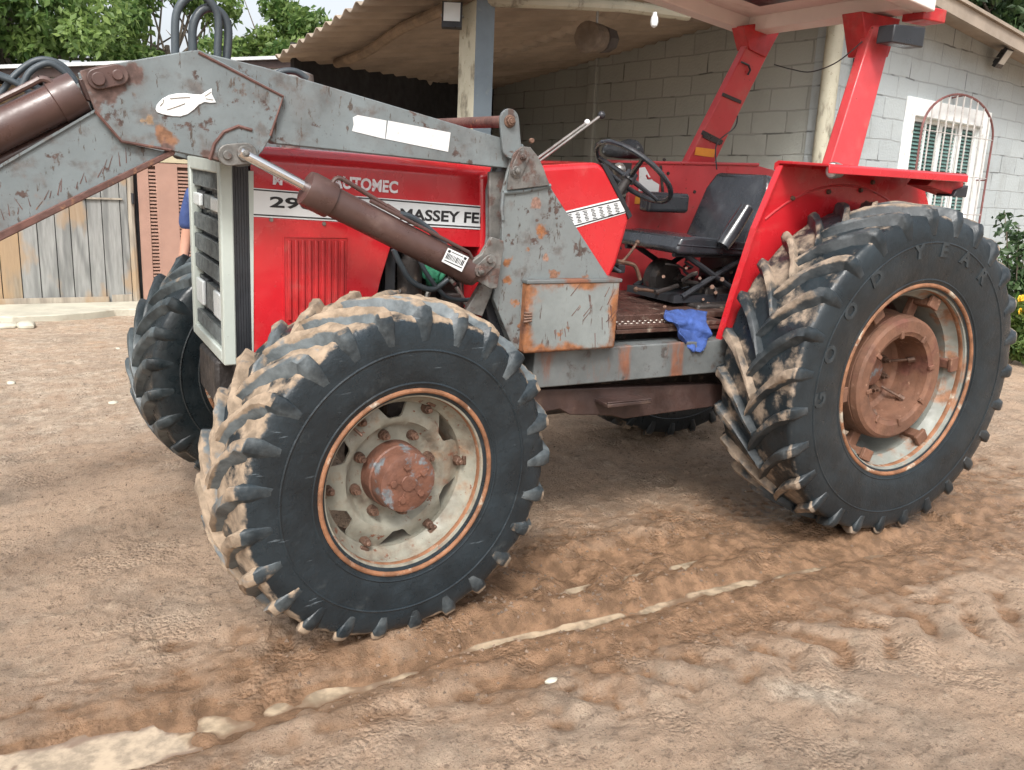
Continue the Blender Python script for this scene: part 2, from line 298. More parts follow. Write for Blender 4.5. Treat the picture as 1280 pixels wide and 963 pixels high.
def ground_h(x, y):
    x = np.asarray(x, float); y = np.asarray(y, float)
    h = .020*fbm(x, y, 1.7, 3, 1)+.009*fbm(x, y, .5, 3, 5)
    near = 1-sstep(y, 4, 8)
    wet_shade = np.exp(-((y-.05)/.75)**2)*sstep(x, -4.5, -2.8)*(1-sstep(x, 2.5, 5))  # wet strip along the ruts, shapes the relief only
    rough = .35+.9*wet_shade+.5*sstep(-y, .2, 1.2)*(.5+fbm(x, y, .6, 2, 44))
    rid = 1-np.abs(fbm(x, y, .13, 3, 9))*2.2
    ani = fbm(x*.45, y, .09, 3, 31)
    h = h+near*rough*(.014*rid*(fbm(x, y, .35, 2, 21)+.25)+.014*ani)+near*(.4+.6*rough)*(.009*fbm(x, y, .055, 4, 12)+.008*np.abs(fbm(x*.6, y, .10, 3, 52)))
    h = h+.035*sstep(y, .8, 2.6)+.12*sstep(x, 6, 9)*sstep(y, 1, 4)
    trk = np.exp(-((y+.25)/.9)**4); h = h+near*trk*(.014*fbm(x*.16+3, y, .16, 3, 101)+.010*fbm(x*.3, y+.25*x, .12, 3, 102))
    grit = np.clip(fbm(x, y, .035, 2, 91)-.12, 0, 1)*np.clip(fbm(x, y, .8, 3, 92)+.35, 0, 1)
    h = h+near*.022*grit*(.5+rough)
    cl_ = np.clip(fbm(x, y, .085, 3, 95)-.08, 0, 1)*np.clip(fbm(x, y, .5, 2, 96)+.15, 0, 1); h = h+near*.06*cl_*(.3+wet_shade)
    h = h+.092*np.exp(-((x+2.58)/.75)**2-((y-1.85)/.65)**2)
    # wheel track pressed into the mud behind the front wheel, lugs printed in it
    tr = np.exp(-((y-.27)/.17)**4)*sstep(x, -2.25, -1.9)*(1-sstep(x, -.95, -.75))
    bars = np.sin((x+np.abs(y-.27)*1.0)/.075*math.pi*.5*1.0+.7*fbm(x, y, .3, 2, 61))
    h = h-tr*.024+tr*.020*bars
    for cy_, s_ in ((.03, 1), (.50, 1)):
        be = np.exp(-((y-cy_-.03*fbm(x, y, .3, 2, 71))/.05)**2)*sstep(x, -2.35, -2.0)*(1-sstep(x, -.9, -.6)); h = h+be*(.024+.02*fbm(x, y, .09, 2, 72))
    # churned clods pushed up by the front wheel
    ch = np.exp(-(((x+1.93)/.26)**2+((y-.12)/.26)**2)); h = h+ch*(.02+.045*np.abs(fbm(x, y, .11, 3, 77)))
    ch2 = np.exp(-(((x+2.9)/.3)**2+((y-.25)/.3)**2)); h = h+ch2*.03*fbm(x, y, .1, 3, 78)
    # mud squeezed up round the tyres
    for (wx_, wy_, sx_, am_) in ((-2.47, .26, .30, .045), (0, .2, .34, .040), (-2.52, 1.70, .3, .03), (0, 1.78, .34, .055)):
        h = h+am_*np.exp(-((x-wx_)/sx_)**2-((y-wy_)/.26)**4)*(1+.7*fbm(x, y, .09, 3, 97))
    # rut full of muddy water
    cy0 = -.10+.05*fbm(x, x*0, .7, 2, 80)-.03*sstep(-x, 2.6, 3.4)
    wd = .035+.03*(fbm(x, x*0+3, .35, 3, 81)+.2)+.10*sstep(-x, 2.85, 3.15)
    ru = np.exp(-((y-cy0)/np.maximum(wd, .015))**2)*sstep(x, -4.0, -3.7)*(1-sstep(x, .0, .5))
    h = h*(1-.5*ru)-ru*(.029+.026*fbm(x, y*.5, .5, 3, 83)+.016*sstep(-x, 2.9, 3.2))*(1-.35*sstep(x, -1.2, .0))
    cy1 = cy0+.04*fbm(x, x*0+9, .22, 3, 85)+.03; r2 = np.exp(-((y-cy1)/(.014+.012*(1+fbm(x, x*0, .2, 2, 86))))**2)*sstep(x, -3.1, -2.95)*(1-sstep(x, -.5, -.2)); h = h-.022*r2*(.6+.9*fbm(x, x*0+4, .5, 2, 87))
    h = h+ru*.016*fbm(x, y, .10, 3, 84)
    isl = sstep(-x, 2.95, 3.15)*sstep(x, -4.1, -3.9)*np.exp(-((y+.12)/.22)**4); h = h+isl*.10*np.clip(fbm(x, y, .17, 3, 88)-.10, 0, 1)
    be = np.exp(-((y-cy0-.17)/.05)**2)+np.exp(-((y-cy0+.15)/.05)**2); h = h+be*.014*sstep(x, -4, -3.6)*(1-sstep(x, .2, .8))
    # dry print of tyre bars at lower right
    tp = np.exp(-((y+.62+.12*(x+1.3))/.16)**4)*sstep(x, -2.4, -2.1)*(1-sstep(x, .8, 1.4))
    h = h+tp*.016*np.sin((x+np.abs(y+.62)*.8)/.06*math.pi*.5+fbm(x, y, .25, 2, 90))
    return h
def build_ground():
    def axis(segs):
        out = []
        for a, b, st in segs: out += list(np.arange(a, b, st))
        return np.array(out+[segs[-1][1]])
    xs = axis([(-70, -20, 8), (-20, -8, 1), (-8, -4.3, .06), (-4.3, .6, .0115), (.6, 4, .028), (4, 12, .12), (12, 24, 1.5), (24, 90, 8)])
    ys = axis([(-30, -4, 3), (-4, -1.7, .2), (-1.7, 1.2, .0115), (1.2, 3.2, .025), (3.2, 9, .06), (9, 20, 1), (20, 110, 10)])
    X, Y = np.meshgrid(xs, ys); H = ground_h(X, Y)
    nx, ny = len(xs), len(ys); co = np.stack([X, Y, H], -1).reshape(-1, 3)
    idx = np.arange(nx*ny).reshape(ny, nx)
    fc = np.stack([idx[:-1, :-1], idx[:-1, 1:], idx[1:, 1:], idx[1:, :-1]], -1).reshape(-1, 4)
    me = bpy.data.meshes.new('ground'); me.vertices.add(len(co)); me.vertices.foreach_set('co', co.ravel())
    me.loops.add(fc.size); me.loops.foreach_set('vertex_index', fc.ravel()); me.polygons.add(len(fc))
    me.polygons.foreach_set('loop_start', np.arange(0, fc.size, 4)); me.polygons.foreach_set('loop_total', np.full(len(fc), 4))
    me.polygons.foreach_set('use_smooth', np.ones(len(fc), bool)); me.update(calc_edges=True)
    wet_shade = np.exp(-((Y+.06)/.42)**2)*sstep(X, -4.6, -3.2)*(1-sstep(X, .3, 1.6))*.9+.8*np.exp(-((Y-.35)/.75)**2)*sstep(X, -2.7, -1.9)*(1-sstep(X, 1.2, 3))
    wet_shade = wet_shade+1.0*np.clip((-.002-H)/.03, 0, 1)*(1-sstep(Y, 1, 3))
    def blur(A, k):
        P_ = np.pad(A, k, mode='edge'); c = np.cumsum(np.cumsum(P_, 0), 1); c = np.pad(c, ((1, 0), (1, 0)))
        n_ = 2*k+1; return (c[n_:, n_:]-c[:-n_, n_:]-c[n_:, :-n_]+c[:-n_, :-n_])/n_**2
    low = np.clip((blur(H, 4)-H)/.010, 0, 1)*(1-sstep(Y, 1.5, 3.5)); wet_shade = wet_shade+.45*low  # small hollows tinted darker as painted crease shade, added to the wet mask
    wet_shade = wet_shade+.9*np.exp(-((H-WATER)/.010)**2)*np.exp(-((Y+.1)/.25)**2)
    pale = np.exp(-(((X+1.38)/.30)**2+((Y+.82+.5*(X+1.4))/.14)**2))+.75*sstep(Y, 1.2, 3.5)
    for nm, ar in (('wet_shade', wet_shade), ('pale', pale)):
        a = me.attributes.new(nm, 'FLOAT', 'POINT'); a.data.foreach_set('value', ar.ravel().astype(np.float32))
    m = mat('muddy_earth', (.455, .325, .228), .82, var=.14, vscale=.9, bump=.6, bscale=75, rvar=.1, spec=.3,
            layers=[dict(col=(.38, .29, .215), scale=2.2, lo=.45, hi=.65, amt=.8), dict(col=(.46, .29, .175), scale=1.4, lo=.55, hi=.72, amt=.6), dict(col=(.52, .41, .30), scale=9, lo=.52, hi=.75, amt=.6), dict(col=(.21, .145, .10), scale=14, lo=.54, hi=.70, amt=.55),
                    dict(col=(.55, .46, .36), scale=6, lo=.80, hi=1.35, attr='pale', k=.7, rough=.9),
                    dict(col=(.15, .105, .075), scale=34, lo=.56, hi=.66, amt=.6), dict(col=(.48, .39, .30), scale=60, lo=.56, hi=.66, amt=.5), dict(col=(.12, .085, .06), scale=120, lo=.55, hi=.64, amt=.6),
                    dict(col=(.285, .172, .102), scale=5, lo=.66, hi=1.10, attr='wet_shade', k=.55, rough=.24)])
    t_ = m.node_tree; N_ = t_.nodes; P_ = N_['Principled BSDF']; old = P_.inputs['Normal'].links[0].from_socket
    tc_ = N_.new('ShaderNodeTexCoord')
    vo = N_.new('ShaderNodeTexVoronoi'); vo.inputs['Scale'].default_value = 62; vo.inputs['Randomness'].default_value = 1; vo.feature = 'F1'; t_.links.new(tc_.outputs['Object'], vo.inputs['Vector'])
    nz_ = N_.new('ShaderNodeTexNoise'); nz_.inputs['Scale'].default_value = 150; nz_.inputs['Detail'].default_value = 8; nz_.inputs['Roughness'].default_value = .75; t_.links.new(tc_.outputs['Object'], nz_.inputs['Vector'])
    nq = N_.new('ShaderNodeTexNoise'); nq.inputs['Scale'].default_value = 3.2; nq.inputs['Detail'].default_value = 3; t_.links.new(tc_.outputs['Object'], nq.inputs['Vector'])
    rm = N_.new('ShaderNodeMapRange'); rm.inputs[1].default_value = .48; rm.inputs[2].default_value = .62; t_.links.new(nq.outputs['Fac'], rm.inputs[0])
    mu_ = N_.new('ShaderNodeMath'); mu_.operation = 'MULTIPLY'; t_.links.new(vo.outputs['Distance'], mu_.inputs[0]); t_.links.new(rm.outputs[0], mu_.inputs[1])
    ad_ = N_.new('ShaderNodeMath'); ad_.operation = 'MULTIPLY_ADD'; t_.links.new(mu_.outputs[0], ad_.inputs[0]); ad_.inputs[1].default_value = -1.6; t_.links.new(nz_.outputs['Fac'], ad_.inputs[2])
    b2 = N_.new('ShaderNodeBump'); b2.inputs['Strength'].default_value = .9; b2.inputs['Distance'].default_value = .010; t_.links.new(ad_.outputs[0], b2.inputs['Height']); t_.links.new(old, b2.inputs['Normal']); t_.links.new(b2.outputs[0], P_.inputs['Normal'])
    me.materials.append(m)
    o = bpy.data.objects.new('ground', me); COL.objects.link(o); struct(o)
    # muddy water lying in the rut: one sheet, the earth rises through it everywhere else
    xs2 = np.arange(-4.0, .4, .018); ys2 = np.arange(-.50, .22, .018); X2, Y2 = np.meshgrid(xs2, ys2); dep = WATER-ground_h(X2, Y2)
    n2x, n2y = len(xs2), len(ys2); id2 = np.arange(n2x*n2y).reshape(n2y, n2x); f2 = np.stack([id2[:-1, :-1], id2[:-1, 1:], id2[1:, 1:], id2[1:, :-1]], -1).reshape(-1, 4)
    keep = (dep.ravel()[f2].max(1) > -.004); f2 = f2[keep]
    used = np.unique(f2); mp_ = -np.ones(n2x*n2y, int); mp_[used] = np.arange(len(used)); f2 = mp_[f2]
    co_w = np.stack([X2.ravel(), Y2.ravel(), np.full(n2x*n2y, WATER)], -1)[used]
    wm = bpy.data.meshes.new('puddle_water'); wm.from_pydata(co_w.tolist(), [], f2.tolist()); aw = wm.attributes.new('deep', 'FLOAT', 'POINT'); aw.data.foreach_set('value', np.clip(dep.ravel()[used]/.012, 0, 1).astype(np.float32))
    mw = mat('milky_mud_water', (.20, .135, .09), .05, var=.06, bump=.015, bscale=10, rvar=.02, spec=.9, layers=[dict(col=(.38, .30, .21), scale=6, lo=.55, hi=1.05, attr='deep', k=.75, rough=.05)])
    wm.materials.append(mw); wob = bpy.data.objects.new('puddle_water', wm); COL.objects.link(wob); struct(wob)
    # loose crumbs of earth
    cb = MB(); rnd = random.Random(5)
    for i in range(5200):
        if i < 700: x = rnd.gauss(-1.9, .5); y = rnd.gauss(.15, .35)
        else: x = rnd.uniform(-4.3, 4.5); y = rnd.uniform(-1.6, 6)
        r = rnd.uniform(.003, .008)*(1.4 if i < 500 else 1); z = float(ground_h(x, y))
        if z < WATER+.008: continue
        b = len(cb.v); a = rnd.uniform(0, 6.28); q = [rnd.uniform(.6, 1.3) for _ in range(6)]
        ca, sa = math.cos(a)*r, math.sin(a)*r
        cb.add([(x+ca*q[0], y+sa*q[0], z), (x-sa*q[1], y+ca*q[1], z), (x-ca*q[2], y-sa*q[2], z), (x+sa*q[3], y-ca*q[3], z), (x, y, z+r*.9*q[4]), (x, y, z-r*.5)],
               [(0,1,4),(1,2,4),(2,3,4),(3,0,4),(1,0,5),(2,1,5),(3,2,5),(0,3,5)])
    mc = mat('earth_crumbs', (.17, .118, .082), .9, var=.35, vscale=5, bump=.3)
    o = cb.build('loose_earth', mc, smooth=False); o['kind'] = 'stuff'; o['label'] = 'crumbs and small clods of brown earth scattered over the yard'
build_ground()

# ================================================================== TRACTOR
YC = .932
tr = empty('tractor', 'red farm tractor with grey front loader arms and muddy tyres standing in the yard', 'tractor')
tr.rotation_euler = (TILT, 0, 0)
def part(name, mb, m, bevel=0, parent=None, **k): return mb.build(name, m, tr if parent is None else parent, bevel, **k)
def plate(px, y0, y1, mb=None, mi=0):
    """outline given in photo pixels on the plane y=y0, thickness to y1"""
    mb = mb or MB(); return mb.prism([T(a, b, y0) for a, b in px], (0, y1-y0, 0), mi)

# ---- tyres
def tyre_obj(R, rr, wd, n, D, mat_, name, parent, mudk, seed, lug=.032, flat=0.):
    NP = 220; wr = wd*.87; hw = wd/2
    pr = [(-wr/2, rr), (-hw*.965, rr+.2*(R-rr)), (-hw, rr+.45*(R-rr)), (-hw*.988, rr+.68*(R-rr)), (-hw*.91, R-lug-.016), (-hw*.72, R-lug-.010), (-hw*.35, R-lug-.002)]
    pr = pr+[(0, R-lug)]+[(-a, b) for a, b in reversed(pr)]
    P = [(v.x, v.y) for v in smooth_path([(a, b, 0) for a, b in pr], 3)]
    mp = len(P); P = np.array(P)
    th = np.linspace(0, 2*np.pi, NP, endpoint=False)
    vs = []; mud = []; lugv = []
    tread = sstep(P[:, 1], R-lug-.05, R-lug-.02)
    for k in range(NP):
        s_ = P[:, 0]*9; nz = fbm(np.full(mp, th[k]*R), P[:, 0], .09, 3, seed)+.6*fbm(np.full(mp, th[k]*R), P[:, 0], .03, 2, seed+7)
        r = P[:, 1]+tread*nz*.009*mudk
        vs += [(r[j]*math.cos(th[k]), P[j, 0], r[j]*math.sin(th[k])) for j in range(mp)]; mud += list(tread*mudk); lugv += [0.]*mp
    fs = [(k*mp+j, k*mp+j+1, ((k+1) % NP)*mp+j+1, ((k+1) % NP)*mp+j) for k in range(NP) for j in range(mp-1)]
    mb = MB(); mb.add(vs, fs)
    for sd_ in (-1, 1):
        for rr2, dy in ((rr+.022, .012), (rr+.045, .002), (R-lug-.125, .003)):
            yy = float(np.interp(rr2, P[:mp//2, 1], np.abs(P[:mp//2, 0]))); b0 = len(mb.v); mb.lathe([(sd_*(yy+.0035*math.cos(a_)) , rr2+.005*math.sin(a_)) for a_ in (2.4, 1.2, 0, -1.2, -2.4)], 120); mud += [0.]*(len(mb.v)-b0); lugv += [.1]*(len(mb.v)-b0)
    rnd = random.Random(seed)
    dphi = 1.0*hw/R
    for side in (-1, 1):
        for i in range(n):
            ph0 = 2*math.pi*(i+(.5 if side > 0 else 0))/n
            st = []      # (outer y, outer r, inner y, inner r, phi, half width outer, half width inner)
            for t in (0, .12, .3, .5, .7, .86):
                y = side*(-.018+t*(hw*.98+.018)); dr = .010*(abs(y)/hw)**2
                st.append((y, R-dr+rnd.uniform(-.002, .001), y, R-lug-.014-dr*2, dphi*(1-t)**1.6, .0215+.008*t, .027+.009*t))
            st[0] = (st[0][0], R-.004, st[0][2]-side*.01, R-lug-.01, st[0][4]+.012, .012, .022)
            st.append((side*hw*.945, R-.017, side*hw*.84, R-lug-.035, .0, .0300, .037))
            st.append((side*hw*1.004, R-.052, side*hw*.90, R-lug-.050, -.004, .0300, .036))
            st.append((side*hw*1.000, R-.128, side*hw*.955, R-.138, -.006, .021, .025))
            A = np.array(st); n0 = len(A); tt = np.linspace(0, n0-1, (n0-1)*3+1)
            S = np.stack([np.interp(tt, np.arange(n0), A[:, c_]) for c_ in range(7)], 1); ns = len(S)
            U = np.array([-1., -.92, -.86, -.74, -.05, .62, .80, 1.15, 1.75])*D; Vv = np.array([0, .55, .90, 1., 1.03, .99, .86, .40, 0]); nu = 9
            q = []; b = len(mb.v); nn_ = fbm(np.repeat(tt[:, None]*.35, nu, 1)+i*7.3+side*3, np.repeat(U[None], ns, 0)*.6, .55, 3, seed+i)
            wear = rnd.uniform(-.002, .001)
            for k in range(ns):
                yo, ro, yi, ri, dp, ho, hi_ = S[k]; body = 1. if k < ns-8 else .25
                for e in range(nu):
                    hw_ = hi_+(ho-hi_)*Vv[e]; yy = yi+(yo-yi)*Vv[e]; r_ = ri+(ro+wear-ri)*Vv[e]+nn_[k, e]*(.0035+.011*mudk*body)*Vv[e]
                    a = ph0+D*dp+hw_*U[e]/R; q.append((r_*math.cos(a), yy, r_*math.sin(a)))
                    mud.append(mudk*((1.15, 1.15, 1.2, 1.3, 1.35, 1.3, .95, .15, .5)[e] if k < ns-7 else (1.0 if e < 6 and k < ns-5 else .1))*(.9+.2*math.sin(i*2.1+side))+(.55*mudk if math.sin(a) < -.25 and k >= ns-7 else 0)); lugv.append(.3 if e in (0, 8) else (1. if k < ns-7 else .55))
            f = [(k*nu+e, k*nu+e+1, (k+1)*nu+e+1, (k+1)*nu+e) for k in range(ns-1) for e in range(nu-1)]
            f.append(tuple(range(nu))); f.append(tuple(reversed(range((ns-1)*nu, ns*nu))))
            if side*D > 0: f = [tuple(reversed(x)) for x in f]
            mb.add(q, f)
    if flat: mb.v = [(x, y, z if z > 0 else z*(1-flat*(z/R)**2*min(1, max(0, (math.hypot(x, z)-rr)/(R-rr))))) for x, y, z in mb.v]
    o = mb.build(name, mat_, parent, ang=42)
    for nm, ar in (('mud', mud), ('lug', lugv)):
        a = o.data.attributes.new(nm, 'FLOAT', 'POINT'); a.data.foreach_set('value', np.array(ar, np.float32))
    return o
def rim_prof(rr, wr, t=.008):
    h = wr/2
    a = [(-h-.012, rr+.022), (-h-.004, rr+.024), (-h+.004, rr+.002), (-h+.05, rr-.004), (-h+.085, rr-.035), (h-.085, rr-.035), (h-.05, rr-.004), (h-.004, rr+.002), (h+.012, rr+.022)]
    b = [(y, r-t if abs(y) < h-.001 else r-t*1.1) for y, r in a]
    return a+list(reversed(b))
def torus_ring(mb, y, R, r, n=72, k=10, sy=1):
    mb.lathe([(y+sy*r*math.cos(2*math.pi*j/k), R+r*math.sin(2*math.pi*j/k)) for j in range(k)], n, closed=True)
def nut(mb, x, y, z, r, l, n=6): mb.cyl((x, y, z), (x, y-l, z), r, r*.92, n)

def front_wheel(loc, rz, D, tm, mudk, seed, label=None):
    R, rr, wd = .622 if mudk > .9 else .592, .307, .385; wr = .335
    # the pressed disc with six arms
    mb = MB(); nth = 144; rings = 12
    def outl(t):
        c = .5+.5*math.cos(6*(t-.05)); c = c**.8 if c > 0 else 0
        return .210+.057*sstep(c, .10, .60)
    def dish(r): return -.045-.038*float(sstep(r, .165, .195))+.020*float(sstep(r, .215, .26))
    vs = []
    for sgn in (0, .010):
        for i in range(rings):
            for k in range(nth):
                t = 2*math.pi*k/nth; r = .06+(outl(t)-.06)*i/(rings-1)
                vs.append((r*math.cos(t), dish(r)+sgn, r*math.sin(t)))
    fs = []; o_ = rings*nth
    for i in range(rings-1):
        for k in range(nth):
            k2 = (k+1) % nth; a = (i*nth+k, i*nth+k2, (i+1)*nth+k2, (i+1)*nth+k); fs.append(a); fs.append(tuple(o_+q for q in reversed(a)))
    for k in range(nth):
        k2 = (k+1) % nth; a = (rings-1)*nth
        fs.append((a+k, a+k2, o_+a+k2, o_+a+k))
    mb.add(vs, fs)
    wh = mb.build('wheel', m_rim, tr, loc=loc, rot=(0, 0, rz), ang=50)
    if label: wh['label'] = label
    tyre_obj(R, rr, wd, 25, D, tm, 'tyre', wh, mudk, seed, flat=.085 if mudk > .9 else .035)
    rb = MB(); rb.lathe(rim_prof(rr, wr), 96, closed=True); rb.build('rim', m_rim, wh, ang=40)
    rf = MB(); torus_ring(rf, -wr/2-.010, rr+.019, .0085); torus_ring(rf, -wr/2+.022, rr-.004, .006, sy=2.2); torus_ring(rf, wr/2+.010, rr+.019, .0085); rf.build('rim_flange', m_rimflange, wh)
    hb = MB(); hb.lathe([(-.04, .118), (-.10, .115), (-.104, .110), (-.150, .108), (-.168, .104), (-.172, .094), (-.172, .030), (-.176, .028), (-.176, .001)], 48); hb.build('hub', m_hub, wh)
    for k in range(5): a = k*2*math.pi/5+.5; hc = MB(); nut(hc, .062*math.cos(a), -.171, .062*math.sin(a), .013, .010); hc.build('hub_bolt', m_hub, wh)
    for k in range(5):
        a = k*2*math.pi/5+1.1; hc = MB(); hc.box((-.003, -.175, .03), (.003, -.170, .085), M=Matrix.Rotation(a, 4, 'Y')); hc.build('hub_rib', m_hub, wh)
    for k in range(8):
        a = k*math.pi/4+.25; nb = MB(); x, z = .148*math.cos(a), .148*math.sin(a)
        nb.cyl((x, -.04, z), (x, -.062, z), .019, .018, 20); nut(nb, x, -.062, z, .0155, .016); nb.cyl((x, -.077, z), (x, -.090, z), .0075)
        nb.build('wheel_nut', m_bolt, wh)
    for k in range(6):
        a = k*math.pi/3+.05; cb = MB(); M = Matrix.Rotation(-a, 4, 'Y')
        cb.box((.245, -.062, -.03), (.300, -.040, .03), M=M); cb.box((.268, -.10, -.018), (.292, -.03, .018), M=M)
        c = M @ Vector((.252, 0, 0)); cb.cyl((c.x, -.06, c.z), (c.x, -.098, c.z), .018, .016, 6); cb.cyl((c.x, -.09, c.z), (c.x, -.112, c.z), .009)
        cb.build('rim_clamp', m_bolt, wh, bevel=.003)
    vb = MB(); a = 2.3; vb.cyl((.285*math.cos(a), -.12, .285*math.sin(a)), (.25*math.cos(a), -.15, .25*math.sin(a)), .005); vb.build('valve', m_bolt, wh)
    return wh
ST = .1277
nrm = Vector((-math.sin(ST), math.cos(ST), 0))
cmid = Vector((-2.4657, .0637, .5992))+nrm*.165
front_wheel(cmid, ST, 1, m_tyre_muddy, 1.0, 11, 'nearest front wheel with thick tan mud on its lugs and a cream dished centre')
kp = cmid+nrm*.28; cfar = Vector((kp.x, 2*YC-kp.y, .5992))+nrm*.28; cfar.z += .018
front_wheel(cfar+Vector((-.03, 0, .065)), ST+math.pi, -1, m_tyre_clean, .35, 23, 'far front wheel with clean damp black lugs')

def rear_wheel(loc, rz, D, mudk, seed, label=None, logo=False):
    R, rr, wd = .808, .432, .475; wr = .405
    wb = MB()
    wb.lathe([(.06, .310), (-.02, .310), (-.045, .302), (-.060, .302), (-.064, .294), (-.068, .302), (-.125, .300), (-.129, .292), (-.133, .298), (-.160, .290), (-.170, .276), (-.170, .226), (-.164, .218), (-.160, .206), (-.10, .203), (.0, .196), (.015, .175), (.02, .04), (.015, .001)], 96)
    wb.lathe([(.06, .310), (.062, .001)], 96)
    wh = wb.build('wheel', m_weight, tr, loc=loc, rot=(0, 0, rz), ang=30)
    if label: wh['label'] = label
    tyre_obj(R, rr, wd, 27, D, m_tyre, 'tyre', wh, mudk, seed, lug=.038, flat=.055)
    rb = MB(); rb.lathe(rim_prof(rr, wr), 128, closed=True); rb.build('rim', m_rimrear, wh, ang=40)
    rf = MB(); torus_ring(rf, -wr/2-.010, rr+.019, .010, 110); torus_ring(rf, -wr/2+.03, rr-.004, .007, 110, sy=2.5); torus_ring(rf, wr/2+.010, rr+.019, .010, 110); rf.build('rim_flange', m_rimflange, wh)
    for k in range(8):
        a = k*math.pi/4+.2; M = Matrix.Rotation(-a, 4, 'Y'); nb = MB(); nb.box((.200, -.176, -.010), (.236, -.163, .010), M=M); nb.build('weight_lug', m_weight, wh, bevel=.003)
    for k in range(8):
        a = k*math.pi/4+.5; nb = MB(); x, z = .105*math.cos(a), .105*math.sin(a); nb.cyl((x, .02, z), (x, .005, z), .022, .022, 18); nut(nb, x, .005, z, .017, .02); nb.cyl((x, -.013, z), (x, -.03, z), .008); nb.build('wheel_nut', m_bolt, wh)
    hb = MB(); hb.lathe([(.02, .07), (-.015, .066), (-.02, .055), (-.02, .001)], 32); hb.build('hub', m_hub, wh)
    for k in range(6):
        a = k*math.pi/3+.35; M = Matrix.Rotation(-a, 4, 'Y'); nb = MB(); nb.cyl(M @ Vector((.13, .0, 0)), M @ Vector((.20, -.09, .0)), .007, .007, 8); nb.cyl(M @ Vector((.178, -.07, 0)), M @ Vector((.202, -.092, 0)), .014, .014, 6); nb.build('weight_bolt', m_bolt, wh)
    for k in range(6):
        a = k*math.pi/3+.12; cb = MB(); M = Matrix.Rotation(-a, 4, 'Y')
        cb.box((.29, -.075, -.028), (.410, -.045, .028), M=M); cb.box((.365, -.16, -.022), (.402, -.05, .022), M=M); cb.box((.36, -.175, -.035), (.415, -.155, .035), M=M)
        cb.build('rim_clamp', m_weight, wh, bevel=.004)
    if logo:
        angs = [('G', 183), ('O', 164), ('O', 145), ('D', 127), ('Y', 101), ('E', 85), ('A', 69), ('R', 53)]
        for ch, a in angs:
            lb = MB()
            v, f = text_geo(ch, .088, extr=.003, bold=.003); a = R_(a)
            rad = .585; up = Vector((math.cos(a), 0, math.sin(a))); rt = Vector((math.sin(a), 0, -math.cos(a)))
            vs = [rt*p[0]*1.15+up*(rad+p[1]-.0)+Vector((0, -.2385-p[2], 0)) for p in v]
            lb.add(vs, f); lb.build('tyre_letter', m_lett, wh, smooth=False)
    return wh
_tc = {}
def text_geo(s, size, extr=.001, bold=0.0, center=True):
    cu = bpy.data.curves.new('lettering', 'FONT'); cu.body = s; cu.size = size; cu.extrude = extr; cu.offset = bold; cu.resolution_u = 3
    if center: cu.align_x = 'CENTER'
    o = bpy.data.objects.new('lettering', cu); COL.objects.link(o)
    dg = bpy.context.evaluated_depsgraph_get(); me = o.evaluated_get(dg).to_mesh()
    v = [tuple(p.co) for p in me.vertices]; f = [tuple(p.vertices) for p in me.polygons]
    o.evaluated_get(dg).to_mesh_clear(); bpy.data.objects.remove(o); bpy.data.curves.remove(cu); return v, f
m_lett = mat('raised_rubber_lettering', (.024, .031, .035), .5, var=.3, vscale=20, bump=.1)
def text_on(mb, s, p0, p1, height, y, bold=0, fit=True, mi=0):
    """text with its baseline from p0 to p1 on the side plane y, letters standing up"""
    v, f = text_geo(s, 1.0, extr=0.0, bold=bold, center=False)
    xs = [a[0] for a in v]; ys = [a[1] for a in v]; x0, x1 = min(xs), max(xs); h = max(ys)
    d = Vector((p1.x-p0.x, 0, p1.z-p0.z)); u = d/(x1-x0); up = Vector((-d.z, 0, d.x)).normalized()*(height/h)
    mb.add([Vector((p0.x, y, p0.z))+u*(a[0]-x0)+up*a[1] for a in v], f, mi)
rear_wheel(Vector((0, .203, .7918)), 0, 1, .55, 31, 'nearest rear wheel with a large rusty cast weight inside its rim', True)
rear_wheel(Vector((0, 2*YC-.203+.12, .80)), math.pi, -1, .5, 37)

# ---- hood
YS = .62; YF = 2*YC-YS
def hood_section(x, ztop, zbot, ys, rad=.06, n=7):
    pts = [(x, ys, zbot)]
    for k in range(n+1):
        a = math.pi/2*k/n; pts.append((x, ys+rad-rad*math.cos(a), ztop-rad+rad*math.sin(a)))
    m = [(p[0], 2*YC-p[1], p[2]) for p in reversed(pts)]
    return pts+m
def loft(mb, secs, caps=True, mi=0):
    n = len(secs[0]); vs = [p for s_ in secs for p in s_]; fs = []
    for i in range(len(secs)-1):
        for k in range(n-1): fs.append((i*n+k, i*n+k+1, (i+1)*n+k+1, (i+1)*n+k))
    if caps: fs.append(tuple(range(n-1, -1, -1))); fs.append(tuple(range((len(secs)-1)*n, len(secs)*n)))
    mb.add(vs, [tuple(reversed(f)) for f in fs], mi); return mb
hx0 = T(315, 300, YS).x
pA, pB = T(316, 262, YS), T(640, 290, YS)
hz0 = T(330, 187, YS).z+.012; hz1 = T(612, 213, YS).z+.012
mb = MB(); secs = []
for t in np.linspace(0, 1, 9):
    x = hx0+t*(-1.78-hx0); zt = hz0+(hz1-hz0)*t+.006*math.sin(math.pi*t); zb = T(315, 272, YS).z+(T(640, 312, YS).z-T(315, 272, YS).z)*t
    secs.append(hood_section(x, zt, zb, YS+.002))
loft(mb, secs); part('hood', mb, m_red)
side = plate([(314, 271), (640, 291), (640, 312), (490, 304), (476, 350), (455, 440), (430, 480), (314, 470)], YS, YS+.02)
part('hood_side_panel', side, m_red, .003)
s2 = MB().prism([Vector((p[0], YF, p[2])) for p in [T(a, b, YS) for a, b in [(314, 271), (640, 291), (640, 312), (490, 304), (476, 350), (455, 440), (430, 480), (314, 470)]]], (0, -.02, 0)); part('hood_side_panel', s2, m_red, .003)
